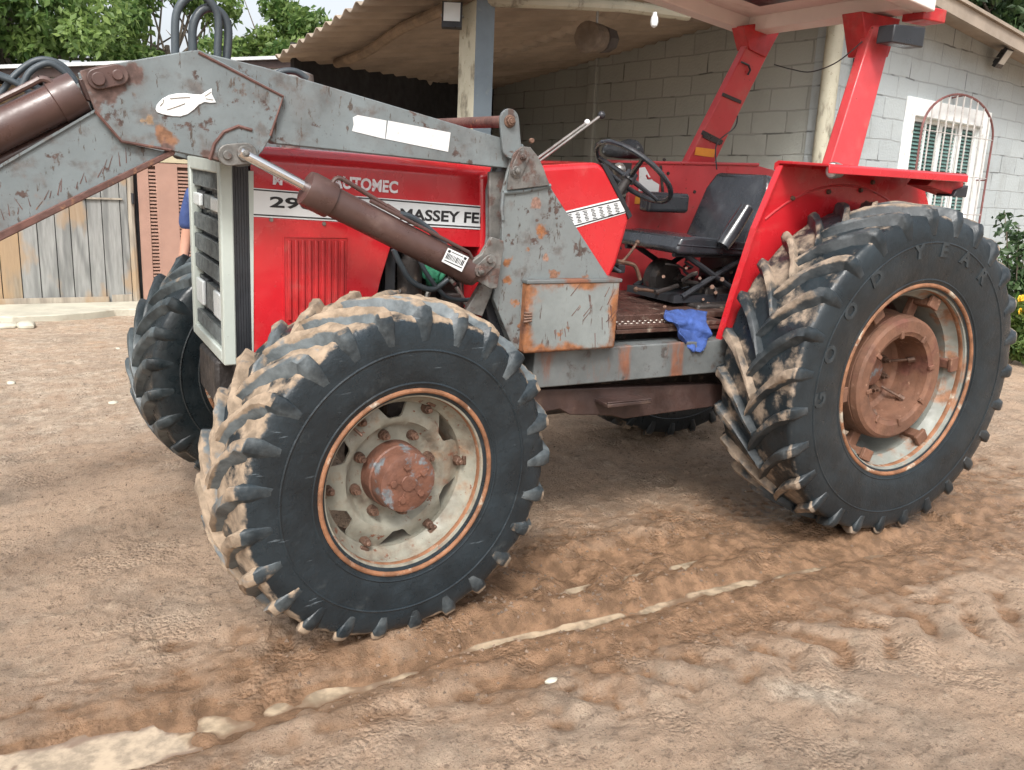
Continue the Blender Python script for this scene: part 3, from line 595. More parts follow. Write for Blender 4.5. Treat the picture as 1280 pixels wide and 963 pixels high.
# ribbed louvre
lv = MB(); a_, b_ = T(355, 297, YS), T(434, 300, YS); zb = T(353, 404, YS).z
lv.box((a_.x, YS-.0015, zb), (b_.x, YS+.002, a_.z))
nr = 9
for k in range(nr):
    x = a_.x+.006+(b_.x-a_.x-.012)*(k+.5)/nr; hwid = (b_.x-a_.x-.012)/nr*.36
    lv.prism([(x-hwid, YS-.002, zb+.01), (x+hwid, YS-.002, zb+.01), (x+hwid*.5, YS-.009, zb+.01), (x-hwid*.5, YS-.009, zb+.01)], (0, 0, a_.z-zb-.02))
part('air_louvre', lv, m_redrib, .0015)
lf = MB()
for lo, hi in (((a_.x-.006, YS-.004, zb), (a_.x, YS, a_.z)), ((b_.x, YS-.004, zb), (b_.x+.006, YS, a_.z)), ((a_.x-.006, YS-.004, a_.z), (b_.x+.006, YS, a_.z+.006))): lf.box(lo, hi)
part('louvre_frame', lf, m_red)
# decal stripe
def strip(px, y, m, name, parent=None, th=.0012): return part(name, plate(px, y-th, y, MB()), m, parent=parent, smooth=False)
st_ = strip([(316, 235), (632, 260), (632, 289), (316, 271)], YS-.0002, m_white, 'side_decal', th=.0016)
lb = MB()
for a, b in (((316, 236.2), (632, 261.2)), ((316, 267.5), (632, 285.5))):
    lb.prism([T(a[0], a[1], YS-.0022), T(b[0], b[1], YS-.0022), T(b[0], b[1]+1.7, YS-.0022), T(a[0], a[1]+1.7, YS-.0022)], (0, -.0006, 0))
text_on(lb, '290', T(337, 258.8, YS-.003), T(393, 262.0, YS-.003), .037, YS-.003, bold=.03)
text_on(lb, 'MASSEY FERGUSON', T(500, 274.2, YS-.003), T(677, 282.8, YS-.003), .041, YS-.003, bold=.03)
lb.build('decal_print', m_ink, st_, smooth=False)
wt = MB(); text_on(wt, 'AUTOMEC', T(415, 234, YS-.003), T(497, 241.5, YS-.003), .043, YS-.003, bold=.035); part('hood_lettering', wt, m_worntext, smooth=False); wt = MB(); text_on(wt, 'M', T(341, 230, YS-.003), T(353, 231, YS-.003), .028, YS-.003, bold=.06); pass
part('hood_lettering', wt, m_worntext, smooth=False)
for a, b in ((339, 275), (405, 280), (456, 284)):
    c = T(a, b, YS); bb = MB(); bb.cyl((c.x, YS, c.z), (c.x, YS-.006, c.z), .008, .006, 16); part('panel_screw', bb, m_steel)
tb = MB(); tb.prism([T(309, 214, YS-.003), T(317, 214, YS-.003), T(317, 440, YS-.003), T(312, 440, YS-.003)], (0, .01, 0)); part('front_trim', tb, m_grille)
# black ribbed shroud between grille and hood
GX = T(276, 300, YS-.01).x; gz1 = T(290, 205, YS).z; gz0 = T(296, 456, YS).z
bx0 = T(292, 300, YS).x; bx1 = T(312, 300, YS).x
sh = MB(); sh.box((bx0, YS+.008, gz0+.03), (bx1, YF-.008, gz1+.01))
for k in range(6):
    x = bx0+(bx1-bx0)*(k+.5)/6; sh.box((x-.004, YS-.004, gz0+.03), (x+.004, YS+.01, gz1+.01))
part('radiator_shroud', sh, m_plastic)
# grille: pale frame, slats, lamps
gf = MB()
for (lo, hi) in (((GX, YS-.012, gz0), (bx0, YS+.035, gz1+.015)), ((GX, YF-.035, gz0), (bx0, YF+.012, gz1+.015)), ((GX, YS+.035, gz1-.035), (bx0, YF-.035, gz1+.015)), ((GX, YS+.035, gz0), (bx0, YF-.035, gz0+.045))):
    gf.box(lo, hi)
gfo = part('grille_frame', gf, m_grille, .006)
gi = MB(); gi.box((GX+.045, YS+.035, gz0+.045), (GX+.055, YF-.035, gz1-.035)); part('grille_backing', gi, m_plastic)
GH = gz1-gz0
rows = [(.955, .865, 'slat'), (.84, .74, 'lamp'), (.715, .63, 'slat'), (.60, .51, 'slat'), (.485, .40, 'slat'), (.36, .19, 'head'), (.16, .075, 'slat')]
for (t1, t0, kind) in rows:
    z1, z0 = gz0+GH*t1, gz0+GH*t0
    if kind == 'slat':
        g = MB(); g.prism([(GX+.014, 0, z0), (GX+.044, 0, z0-.006), (GX+.044, 0, z1-.006), (GX+.014, 0, z1)], (0, YF-YS-.08, 0)); g.v = [(a, b+YS+.04, c) for a, b, c in g.v]
        for k in range(22):
            y = YS+.05+(YF-YS-.1)*k/21; g.box((GX+.009, y-.003, z0+.004), (GX+.014, y+.003, z1-.004))
        part('grille_slat', g, m_slat)
    else:
        for s_ in (0, 1):
            ya = YS+.05 if s_ == 0 else YF-.21
            h = MB(); h.box((GX+.022, ya, z0), (GX+.05, ya+.16, z1)); hd = part('headlight' if kind == 'head' else 'upper_lamp', h, m_plastic, .004)
            l_ = MB(); l_.box((GX+.006, ya+.01, z0+.012), (GX+.022, ya+.15, z1-.01)); l_.build('lens', m_glass, hd, .006, 3)
        g = MB(); g.box((GX+.02, YS+.22, z0+.01), (GX+.044, YF-.22, z1-.01)); part('grille_slat', g, m_slat)
# front support and axle
fr = MB(); fr.box((-2.9, YC-.22, .55), (-2.2, YC+.22, .90)); fr.box((-2.96, YC-.17, .72), (-2.88, YC+.17, .90)); part('front_support', fr, m_dark, .015)
ax = MB(); ax.tube([(-2.44, .52, .60), (-2.46, YC, .56), (-2.44, 2*YC-.52, .60)], [.075, .095, .075], 16); ax.ball((-2.47, YC+.08, .56), .17, 18)
for y in (.50, 2*YC-.50): ax.cyl((-2.44, y-.07, .60), (-2.44, y+.07, .60), .13, .13, 24); ax.cyl((-2.44, y, .42), (-2.44, y, .78), .06, .06, 20)
part('front_axle', ax, m_dark)
# engine, seen behind the front wheel
eg = MB(); eg.box((-2.78, YC-.17, .72), (-1.86, YC+.17, 1.18)); eg.box((-2.72, YC-.14, 1.18), (-1.9, YC+.14, 1.40)); eg.box((-1.9, YC-.24, .58), (-1.62, YC+.24, 1.2))
for k in range(4): x = -2.62+k*.2; eg.cyl((x, YC-.2, 1.30), (x, YC-.14, 1.30), .05, .05, 14); eg.box((x-.05, YC-.22, 1.05), (x+.05, YC-.17, 1.14))
part('engine', eg, m_dark, .01)
ex = MB()
for i in range(16):
    px, py = random.uniform(495, 610), random.uniform(315, 375); a = T(px, py, random.uniform(.66, .8)); b = T(px+random.uniform(-35, 35), py+random.uniform(5, 45), random.uniform(.66, .8)); mid = (a+b)/2+Vector((random.uniform(-.05, .05), -.02, random.uniform(-.06, .04)))
    ex.tube(smooth_path([a, mid, b], 5), random.choice([.006, .009, .012]), 8)
part('engine_pipes', ex, m_steel)
ef = MB(); c = T(512, 340, .68); ef.cyl((c.x, c.y, c.z-.10), (c.x, c.y, c.z+.05), .05, .05, 24); ef.cyl((c.x, c.y, c.z+.05), (c.x, c.y, c.z+.07), .038, .038, 24); part('fuel_filter', ef, m_dark)
ft = MB(); c = T(490, 350, .64); ft.box((c.x-.02, .66, c.z-.18), (c.x+.02, .70, c.z+.12)); part('engine_side_plate', ft, m_plastic)
pc = MB(); c = T(363, 96, YC); pc.lathe([(-.0, .001)], 3) if False else None
pc.cyl((c.x, YC, hz0-.02), (c.x, YC, c.z-.03), .035, .035, 20); pc.tube([(c.x, YC, c.z-.04), (c.x, YC, c.z-.02), (c.x, YC, c.z+.012), (c.x, YC, c.z+.028)], [.075, .088, .084, .03], 28); part('air_intake_cap', pc, m_steel)

# ---- rear cowl with tank and instrument panel
CY = YS-.01
cw = MB(); poly = [(600, 218), (683, 207), (748, 203), (760, 212), (786, 262), (788, 275), (772, 330), (762, 352), (600, 400)]
P3 = [T(a, b, CY) for a, b in poly]
cw.prism(P3, (0, 2*(YC-CY), 0)); part('rear_cowl', cw, m_red, .022, seg=4)
ce = MB(); ce.prism([T(a, b, CY-.006) for a, b in [(752, 204), (760, 208), (791, 270), (786, 275), (781, 262), (756, 213)]], (0, 2*(YC-CY)+.012, 0)); part('cowl_edge_trim', ce, m_plastic, .003)
cdp = plate([(683, 264), (694, 268), (780, 246.5), (786, 263), (779, 266.5), (700, 288), (683, 292)], CY-.0022, CY-.0002)
cd = part('cowl_decal', plate([(694, 267.5), (776, 247.5), (784, 266), (709, 288)], CY-.0022, CY-.0002), m_white, smooth=False)
cl = MB()
for (a, b) in (((694, 269.5), (777, 249.2)), ((707, 285), (783, 263.8))):
    cl.prism([T(a[0], a[1], CY-.0026), T(b[0], b[1], CY-.0026), T(b[0], b[1]+1.5, CY-.0026), T(a[0], a[1]+1.5, CY-.0026)], (0, -.0006, 0))
for k in range(7):
    px = 712+k*9.6; py = 268.5-k*2.25
    for j in range(7):
        yy = py+j*1.9; ww = (2.6, 1.6, 3.0, 2.0, 2.8, 1.4, 2.4)[(j+k) % 7]
        cl.prism([T(px-ww+j*.5, yy, CY-.0026), T(px+ww+j*.5, yy-.8, CY-.0026), T(px+ww+j*.5, yy+.1, CY-.0026), T(px-ww+j*.5, yy+.9, CY-.0026)], (0, -.0006, 0))
cl.build('decal_print', m_ink, cd, smooth=False)
ip = MB(); 
for q, r in (((774, 212), .030), ((786, 224), .024), ((778, 232), .02)):
    c = T(q[0], q[1], YC+.1); ip.ball(c, r*1.1, 14)
part('filter_bowl', ip, m_steel)
# steering wheel
SC = Vector((-.985, YC, 1.665)); tau = R_(38); e1 = Vector((0, 1, 0)); e2 = Vector((math.cos(tau), 0, -math.sin(tau))); ez = Vector((math.sin(tau), 0, math.cos(tau)))
sw = MB(); sw.tube([SC+(e1*math.cos(t)+e2*math.sin(t))*.212 for t in np.linspace(0, 2*math.pi, 49)], .0125, 10, caps=False)
for a in (R_(-150), R_(-30), R_(90)):
    d = e1*math.cos(a)+e2*math.sin(a); sw.tube([SC+d*.03-ez*.03, SC+d*.208], [.014, .009], 8)
sw.cyl(SC-ez*.05, SC-ez*.005, .035, .03, 20)
part('steering_wheel', sw, m_black)
cb = MB(); cb.cyl(SC-ez*.05, SC-ez*.42, .022, .03, 16); part('steering_column', cb, m_dark)
# ---- far mudguard, instrument side panel
FY = 1.36
fp = MB(); fp.prism([T(a, b, FY) for a, b in [(788, 203), (946, 207), (975, 215), (985, 330), (960, 400), (800, 420), (745, 420), (745, 380), (762, 337), (784, 255)]], (0, .02, 0))
ff = part('mudguard', fp, m_red_dull, .004); ff['label'] = 'far red mudguard panel behind the seat'
fl = MB(); fl.tube([T(a, b, FY-.004) for a, b in [(948, 206), (788, 203), (785, 255), (763, 337), (745, 380)]], .009, 8); fl.build('edge_roll', m_red_dull, ff)
ft_ = MB(); A = T(800, 203, FY); ft_.box((A.x-.05, FY+.02, A.z-.022), (A.x+.95, FY+.33, A.z+.006)); ft_.build('top_plate', m_red_dull, ff, .008)
qd = MB(); qd.prism([T(a, b, FY-.001) for a, b in [(799, 210), (806, 209), (812, 220), (816, 226), (824, 231), (823, 240), (798, 239)]], (0, -.0015, 0)); qo = qd.build('white_decal', m_white, ff, smooth=False)
qe = MB(); qe.tube([T(a, b, FY-.004) for a, b in [(808, 219), (810, 223), (814, 223)]], .006, 6); qe.build('white_decal_tail', m_red_dull, ff)
od = MB(); od.prism([T(a, b, FY-.001) for a, b in [(794, 246), (826, 240), (826, 247), (808, 256), (793, 255)]], (0, -.0015, 0)); od.build('orange_decal', m_orange, ff, smooth=False)
dk = MB(); dk.prism([T(a, b, FY-.10) for a, b in [(765, 204), (790, 204), (786, 240), (775, 246), (765, 222)]], (0, .08, 0)); part('instrument_recess', dk, m_dark)
ds = MB()
for a, b in ((835, 217), (868, 240), (830, 200)): c = T(a, b, FY); ds.cyl((c.x, FY, c.z), (c.x, FY-.006, c.z), .010, .008, 12)
ds.prism([T(a, b, FY-.001) for a, b in [(824, 207), (827, 207), (830, 243), (827, 243)]], (0, -.004, 0)); part('panel_seam', ds, m_dark)

# ---- near mudguard
NY = .50
npnl = MB(); npnl.prism([T(a, b, NY) for a, b in [(972, 207), (1150, 224), (1170, 300), (1100, 420), (1000, 428), (893, 428), (912, 365), (938, 285)]], (0, -.012, 0))
mg = part('mudguard', npnl, m_red, .002); mg['label'] = 'near red mudguard arched over the rear tyre'
zt = T(985, 205, NY).z; xf = T(970, 205, NY).x; xr = T(1208, 220, .2).x
tp = MB(); prof = [(NY+.012, zt-.03), (NY+.012, zt+.0), (NY-.01, zt+.012), (.20, zt+.004), (.188, zt-.004), (.186, zt-.036), (.194, zt-.036), (.197, zt-.008), (NY-.02, zt-.002), (NY, zt-.03)]
tp.prism([(xf, y, z) for y, z in prof], (xr-xf, 0, 0)); tp.build('top_plate', m_red, mg, .003)
fe = MB(); pts = [T(a, b, NY-.004) for a, b in [(971, 207), (938, 285), (912, 365), (893, 428)]]
for i in range(3): fe.prism([pts[i], pts[i+1], pts[i+1]+Vector((.0, -.035, 0)), pts[i]+Vector((.0, -.035, 0))], (.008, 0, 0.002))
fe.build('front_lip', m_red, mg)
ar = MB(); ac = Vector((-.02, 0, .80))
arc = [(ac.x+.86*math.cos(t), ac.z+.86*math.sin(t)) for t in np.linspace(R_(127), R_(60), 16)]
ar.tube([(x, NY-.011, z) for x, z in arc], .006, 8); ar.build('pressed_rib', m_red_dull, mg)
for a, b in ((990, 248), (1000, 300), (1035, 240), (1075, 238), (1090, 228)):
    c = T(a, b, NY-.012); bb = MB(); bb.cyl((c.x, NY-.012, c.z), (c.x, NY-.024, c.z), .012, .010, 12); bb.build('bolt', m_bolt, mg)
lm = MB(); c = T(1040, 213, .25); lm.tube([(c.x+.05, .25, c.z), (c.x+.02, .25, c.z), (c.x, .25, c.z)], [.03, .036, .036], 20); ml = lm.build('marker_lamp', m_steel, mg); 
lz = MB(); lz.ball((c.x-.002, .25, c.z), .031, 16, (.45, 1, 1)); lz.build('lamp_lens', m_glass, mg)
rbk = MB(); rbk.prism([T(a, b, .24) for a, b in [(1168, 222), (1205, 224), (1204, 238), (1196, 246), (1160, 232)]], (0, .12, 0)); rbk.build('rear_bracket', m_redrib, mg, .004)
tl = MB(); tl.prism([T(a, b, .22) for a, b in [(1196, 238), (1211, 232), (1208, 247), (1192, 246)]], (0, .10, 0)); tl.build('tail_lamp', m_plastic, mg, .004)

# ---- roll posts and canopy
def post(px_bot, px_top, yb, ytp, th, name, label=None):
    b = [T(a, c, yb) for a, c in px_bot]; t = [T(a, c, ytp) for a, c in px_top]
    mb = MB(); n = 2
    vs = [b[0], b[1], t[1], t[0]]; off = Vector((0, th, 0))
    mb.prism(vs, off); return mb
rp = part('roll_post', post([(1038, 206), (1073, 209)], [(1092, 32), (1119, 32)], .385, .485, .055, ''), m_red_dull, .006)
rp['label'] = 'near red roll post under the canopy'
gs = MB(); gs.prism([T(a, b, .50) for a, b in [(1085, 70), (1110, 72), (1126, 24), (1078, 14)]], (0, .12, 0)); gs.build('post_gusset', m_redrib, rp, .004)
fpst = part('roll_post', post([(853, 215), (884, 223)], [(938, 50), (968, 52)], 1.46, 1.35, .055, ''), m_red_dull, .006)
fpst['label'] = 'far red roll post with black straps and an orange sticker'
gs = MB(); gs.prism([T(a, b, 1.345) for a, b in [(937, 62), (958, 72), (975, 40), (950, 29), (930, 32), (934, 50)]], (0, .10, 0)); gs.build('post_gusset', m_redrib, fpst, .004)
def on_far(px, py):
    t = (219-py)/(219-51.0); return 1.46+(1.35-1.46)*t-.002
def fquad(px): return [T(a, b, on_far(a, b)) for a, b in px]
sk = MB(); sk.prism(fquad([(870, 184), (894, 187), (892, 197), (868, 194)]), (0, -.002, 0)); sk.build('orange_sticker', m_orange, fpst, smooth=False)
for q in ([(903, 116), (926, 126), (925, 130), (902, 120)], [(878, 163), (903, 176), (901, 181), (876, 168)], [(879, 169), (900, 179), (899, 182), (878, 172)]):
    k_ = MB(); k_.prism(fquad(q), (0, -.008, 0)); k_.build('strap', m_plastic, fpst)
hk = MB(); hk.tube([p+Vector((0, -.012, 0)) for p in fquad([(925, 78), (934, 82), (936, 88), (933, 94)])], .006, 8); hk.build('hook', m_plastic, fpst)
# canopy, a tray with a lip round it, rising towards the front
cr = T(930, 47, 1.47); rx = .17; sl_ = -.125
def cz(x, up=0): return 2.452+(x-rx)*sl_+up
X0, X1, Y0, Y1 = -1.75, rx, .30, 1.50
cp = MB()
def slab(x0, x1, y0, y1, u0, u1, mi=0):
    cp.add([Vector((x, y, cz(x, u))) for u in (u0, u1) for x, y in ((x0, y0), (x1, y0), (x1, y1), (x0, y1))], [(3, 2, 1, 0), (4, 5, 6, 7), (0, 1, 5, 4), (1, 2, 6, 5), (2, 3, 7, 6), (3, 0, 4, 7)], mi)
slab(X0+.10, X1-.10, Y0+.10, Y1-.10, .07, .12)
slab(X0, X1, Y0, Y0+.10, 0, .10); slab(X0, X1, Y1-.10, Y1, 0, .10); slab(X0, X0+.10, Y0+.10, Y1-.10, 0, .10); slab(X1-.10, X1, Y0+.10, Y1-.10, 0, .10)
cpo = part('canopy', cp, m_canopy, .006)
cp = MB(); slab(X0-.03, X1+.03, Y0-.03, Y1+.03, .124, .19); cp.build('canopy_top', m_whitep, cpo, .015)
cp = MB(); c0 = T(1000, 5, .9); slab(c0.x-.36, c0.x-.02, .72, 1.16, .058, .069); cp.build('canopy_hatch', m_plastic, cpo, .003)
cj = MB(); cj.box((X1-.02, .34, cz(X1)-.03), (X1+.14, .46, cz(X1)+.03)); cj.build('lamp_bracket', m_redrib, cpo, .006)
wl = MB(); wl.prism([T(a, b, .33) for a, b in [(1119, 30), (1158, 34), (1154, 60), (1115, 53)]], (0, .09, 0)); wlo = part('work_lamp', wl, m_plastic, .006); wlo['label'] = 'black work lamp hanging from the rear corner of the canopy'
wc = MB(); wc.tube(smooth_path([T(968, 81, 1.0), T(990, 87, .9), T(1014, 90, .8), T(1046, 78, .6), T(1078, 52, .5)], 6), .003, 6); part('lamp_cable', wc, m_plastic)
wc = MB(); wc.tube(smooth_path([T(922, 145, 1.34), T(918, 160, 1.33), T(896, 180, 1.36), T(896, 212, 1.3)], 6), .004, 6); part('lamp_cable', wc, m_plastic)

# ---- seat
SX0, SX1, SZ = -.87, -.40, 1.31
st = MB(); st.prism([(SX0, .70, SZ+.01), (SX0+.02, .70, SZ-.01), (SX1, .70, SZ-.02), (SX1+.02, .70, SZ+.05), (SX0+.12, .70, SZ+.075), (SX0+.03, .70, SZ+.07)], (0, .47, 0))
so_ = part('seat', st, m_black, .028, seg=5)
bk = MB(); bk.prism([(-.44, .70, SZ+.03), (-.44, 1.17, SZ+.03), (-.325, 1.165, SZ+.30), (-.30, 1.12, SZ+.385), (-.295, .75, SZ+.385), (-.325, .705, SZ+.30)], (.085, 0, -.025)); bk.build('backrest', m_black, so_, .028, 5)
for sgn, pts in ((0, [T(903, 308, .66), T(915, 290, .66), T(934, 260, .66)]),): 
    ab = MB(); ab.tube([p for p in pts], [.034, .040, .034], 12); ab.tube([pts[-1]+Vector((.03, .03, -.03)), pts[-1]], [.02, .02]); ab.build('armrest', m_black, so_)
c = T(833, 254, 1.21); ab = MB(); ab.box((c.x-.15, 1.17, c.z-.05), (c.x+.13, 1.26, c.z+.055)); ab.build('armrest', m_black, so_, .022, 4)
wl_ = MB(); wl_.tube([(SX0+.01, .703, SZ+.035), (SX1, .697, SZ+.012)], .005, 6); wl_.build('seam', m_black, so_)
sp = MB()
for y in (.74, 1.12):
    sp.tube([(SX0+.1, y, SZ-.02), (SX1+.02, y, SZ-.22)], .014, 8); sp.tube([(SX1+.02, y, SZ-.02), (SX0+.1, y, SZ-.22)], .014, 8); sp.tube([(SX0+.02, y, SZ-.015), (SX1+.05, y, SZ-.02)], .012, 8)
sp.box((SX0+.05, .74, SZ-.25), (SX1+.08, 1.12, SZ-.215)); sp.box((-.36, .76, SZ-.2), (-.30, 1.1, SZ+.1))
sp.tube([(SX0+.2+.01*math.sin(k*1.2), YC-.1+.03*math.cos(k*1.2), SZ-.2+.009*k) for k in range(20)], .006, 6)
sp.build('suspension', m_plastic, so_)
# ---- transmission, pedals, levers under the seat
tm = MB(); tm.box((-1.66, YC-.21, .56), (-.55, YC+.21, .98)); tm.box((-.72, YC-.26, .60), (.32, YC+.26, 1.06)); tm.cyl((0, .46, .7918), (0, 2*YC-.46, .7918), .13, .13, 32); tm.cyl((0, .47, .7918), (0, .62, .7918), .2, .2, 32); tm.box((-.60, YC-.17, 1.06), (.15, YC+.17, 1.13))
part('transmission', tm, m_dark, .012)
c = T(832, 350, 1.02); bd = MB(); bd.lathe([(-.03, .001), (-.03, .06), (-.025, .085), (0, .105), (.05, .108)], 36, c=c); part('brake_drum', bd, m_dark)
mm = MB()
for k in range(26):
    px, py = random.uniform(845, 925), random.uniform(330, 392); y = random.uniform(.72, 1.0); a = T(px, py, y); b = T(px+random.uniform(-28, 28), py+random.uniform(-14, 14), y+random.uniform(-.08, .08))
    mm.tube([a, (a+b)/2+Vector((0, -.02, random.uniform(-.01, .02))), b], random.choice([.005, .008, .011]), 7)
part('linkage_rods', mm, m_dark)
nb_ = MB()
for k in range(14):
    c = T(random.uniform(825, 920), random.uniform(335, 392), random.uniform(.72, .8)); nb_.cyl(c, c+Vector((-.012, -.012, .004)), random.uniform(.007, .012), None, 6)
part('linkage_bolts', nb_, m_bolt)
for pts, r in (([(797, 303), (783, 322), (768, 333), (760, 328)], .007), ([(768, 326), (788, 330), (795, 335), (800, 350)], .010), ([(915, 345), (903, 375), (880, 392), (862, 398)], .009), ([(795, 362), (815, 364), (832, 372)], .008)):
    q = MB(); q.tube(smooth_path([T(a, b, .86) for a, b in pts], 5), r, 8); q.ball(T(*pts[0], .86), r*1.8, 8); part('foot_lever', q, m_bolt)
dp = MB(); dp.prism([T(a, b, .9) for a, b in [(756, 305), (775, 304), (778, 312), (760, 314)]], (0, .02, 0)); dp.box((-1.12, .8, 1.2), (-1.08, 1.1, 1.24)); part('pedal', dp, m_plastic, .004)
lv2 = MB(); 
for (a, b, kn, mk) in (((660, 212), (752, 144), .017, m_plastic), ((672, 198), (734, 153), .013, m_white)):
    q = MB(); A_, B_ = T(a[0], a[1], .70), T(b[0], b[1], .72); q.tube([A_+(A_-B_)*.5, B_], .006, 8); l_ = part('control_lever', q, m_steel); k_ = MB(); k_.ball(B_, kn, 12); k_.build('knob', mk, l_)

# ---- floor, step box, side beam
zf = T(820, 380, .62).z
fz = .985
fl_ = MB(); A = T(772, 396, .58); 
zA = T(780, 391, .66).z
fl_.box((-1.42, .60, zA-.03), (-.55, 1.3, zA)); flo = part('floor_plate', fl_, m_floor, .004)
zs = T(780, 403, .56).z; xs0 = T(770, 420, .50).x; xs1 = T(884, 410, .50).x
sb = MB(); sb.prism([(xs0, .50, .975), (xs1+.1, .50, .975), (xs1+.1, .50, zs-.02), (xs0, .50, zs-.02)], (0, .12, 0)); sb.box((xs0, .497, zs-.02), (xs1+.1, .70, zs))
sbo = part('step_box', sb, m_floor, .004)
sd = MB()
for i in range(14):
    for j in range(3): x = xs0+.03+i*.032+(.016 if j % 2 else 0); y = .52+j*.045; sd.ball((x, y, zs+.001), .007, 8, (1.3, .8, .5))
sd.build('tread_stud', m_stud, sbo); sbo.children[0]['kind'] = 'stuff' if False else 'part'
del sbo.children[0]['kind']
BY = .455
zt_, zb_ = .932, .775; bxa = T(668, 450, BY).x; bxb = -.55
be = MB(); be.box((bxa, BY, zb_), (bxb, BY+.12, zt_)); part('side_beam', be, m_beam, .006)
be2 = MB(); be2.box((bxa-.1, YF+.02, zb_), (bxb, YF+.14, zt_)); part('side_beam', be2, m_beam, .006)
pf = MB(); a = T(690, 500, .50); pf.prism([T(q[0], q[1], .50) for q in [(655, 488), (905, 480), (905, 507), (838, 516), (780, 524), (765, 520), (712, 519), (700, 512), (655, 520)]], (0, .06, 0)); part('lower_frame', pf, m_frame, .005)
stp = MB(); z_ = T(780, 500, .44).z; stp.box((T(757, 500, .42).x, .40, z_-.018), (T(811, 500, .42).x, .56, z_)); stp.box((T(757, 500, .42).x, .40, z_), (T(811, 500, .42).x, .41, z_+.008)); part('foot_step', stp, m_frame, .004)
rx_ = MB(); rx_.box((-.6, 1.0, .45), (.2, 1.25, .6)); part('drawbar_frame', rx_, m_frame)

# ---- loader: posts, arms, rams
def mirror(mb): 
    m = MB(); m.v = [(x, 2*YC-y, z) for x, y, z in mb.v]; m.f = [tuple(reversed(f)) for f in mb.f]; m.m = list(mb.m); return m
LY = .44
pp = [(637, 205), (640, 192), (650, 184), (662, 184), (672, 196), (678, 208), (690, 237), (764, 352), (764, 437), (642, 437), (617, 374), (628, 300), (628, 240)]
ps = plate(pp, LY, LY+.014); ps.prism([T(a, b, LY+.014) for a, b in [(637, 215), (645, 205), (650, 430), (642, 437), (619, 374), (630, 300)]], (0, .12, 0))
ps.prism([Vector((p.x, LY+.13, p.z)) for p in [T(a, b, LY) for a, b in pp]], (0, .014, 0))
po = part('loader_post', ps, m_postp, .003); po['label'] = 'near grey rusted loader post'
part('loader_post', mirror(ps), m_grey_rust, .003)
wdl = MB(); wdl.tube([T(629, 241, LY-.004), T(655, 239, LY-.004), T(688, 232, LY-.004)], .008, 6); wdl.tube([T(629, 241, LY-.004), T(627, 262, LY-.004), T(629, 275, LY-.004)], .007, 6); wdl.build('weld_seam', m_grey, po)
tg = MB(); tg.prism([T(a, b, LY+.02) for a, b in [(602, 355), (618, 359), (603, 396), (582, 390)]], (0, .03, 0)); part('post_brace', tg, m_pinhead, .003)
gp = MB(); gp.prism([T(a, b, LY+.05) for a, b in [(612, 215), (632, 215), (630, 300), (618, 345), (612, 345)]], (0, .02, 0)); part('post_front_plate', gp, m_pinhead, .003)
dsh = MB(); dsh.prism([T(a, b, LY+.06) for a, b in [(604, 370), (616, 372), (642, 435), (650, 470), (620, 440)]], (0, .06, 0)); part('post_guard', dsh, m_plastic, .004)
def boss(mb, q, y, r, l, hexr=0):
    c = T(q[0], q[1], y); mb.cyl((c.x, y+.002, c.z), (c.x, y-l, c.z), r, r*.93, 28)
    if hexr: mb.cyl((c.x, y-l, c.z), (c.x, y-l-.012, c.z), hexr, hexr*.95, 6); mb.cyl((c.x, y-l-.012, c.z), (c.x, y-l-.016, c.z), hexr*.55, None, 12)
def linkplate(qa, qb, y, r, th, mb):
    a, b = T(qa[0], qa[1], y), T(qb[0], qb[1], y); d = (b-a); d.y = 0; d.normalize(); n_ = Vector((-d.z, 0, d.x)); pts = []
    for k in range(9): t = math.pi/2+math.pi*k/8; pts.append(a+d*r*math.cos(t)+n_*r*math.sin(t))
    for k in range(9): t = -math.pi/2+math.pi*k/8; pts.append(b+d*r*math.cos(t)+n_*r*math.sin(t))
    mb.prism(pts, (0, -th, 0))
AY = .455      # near face of the arm
AW = .085
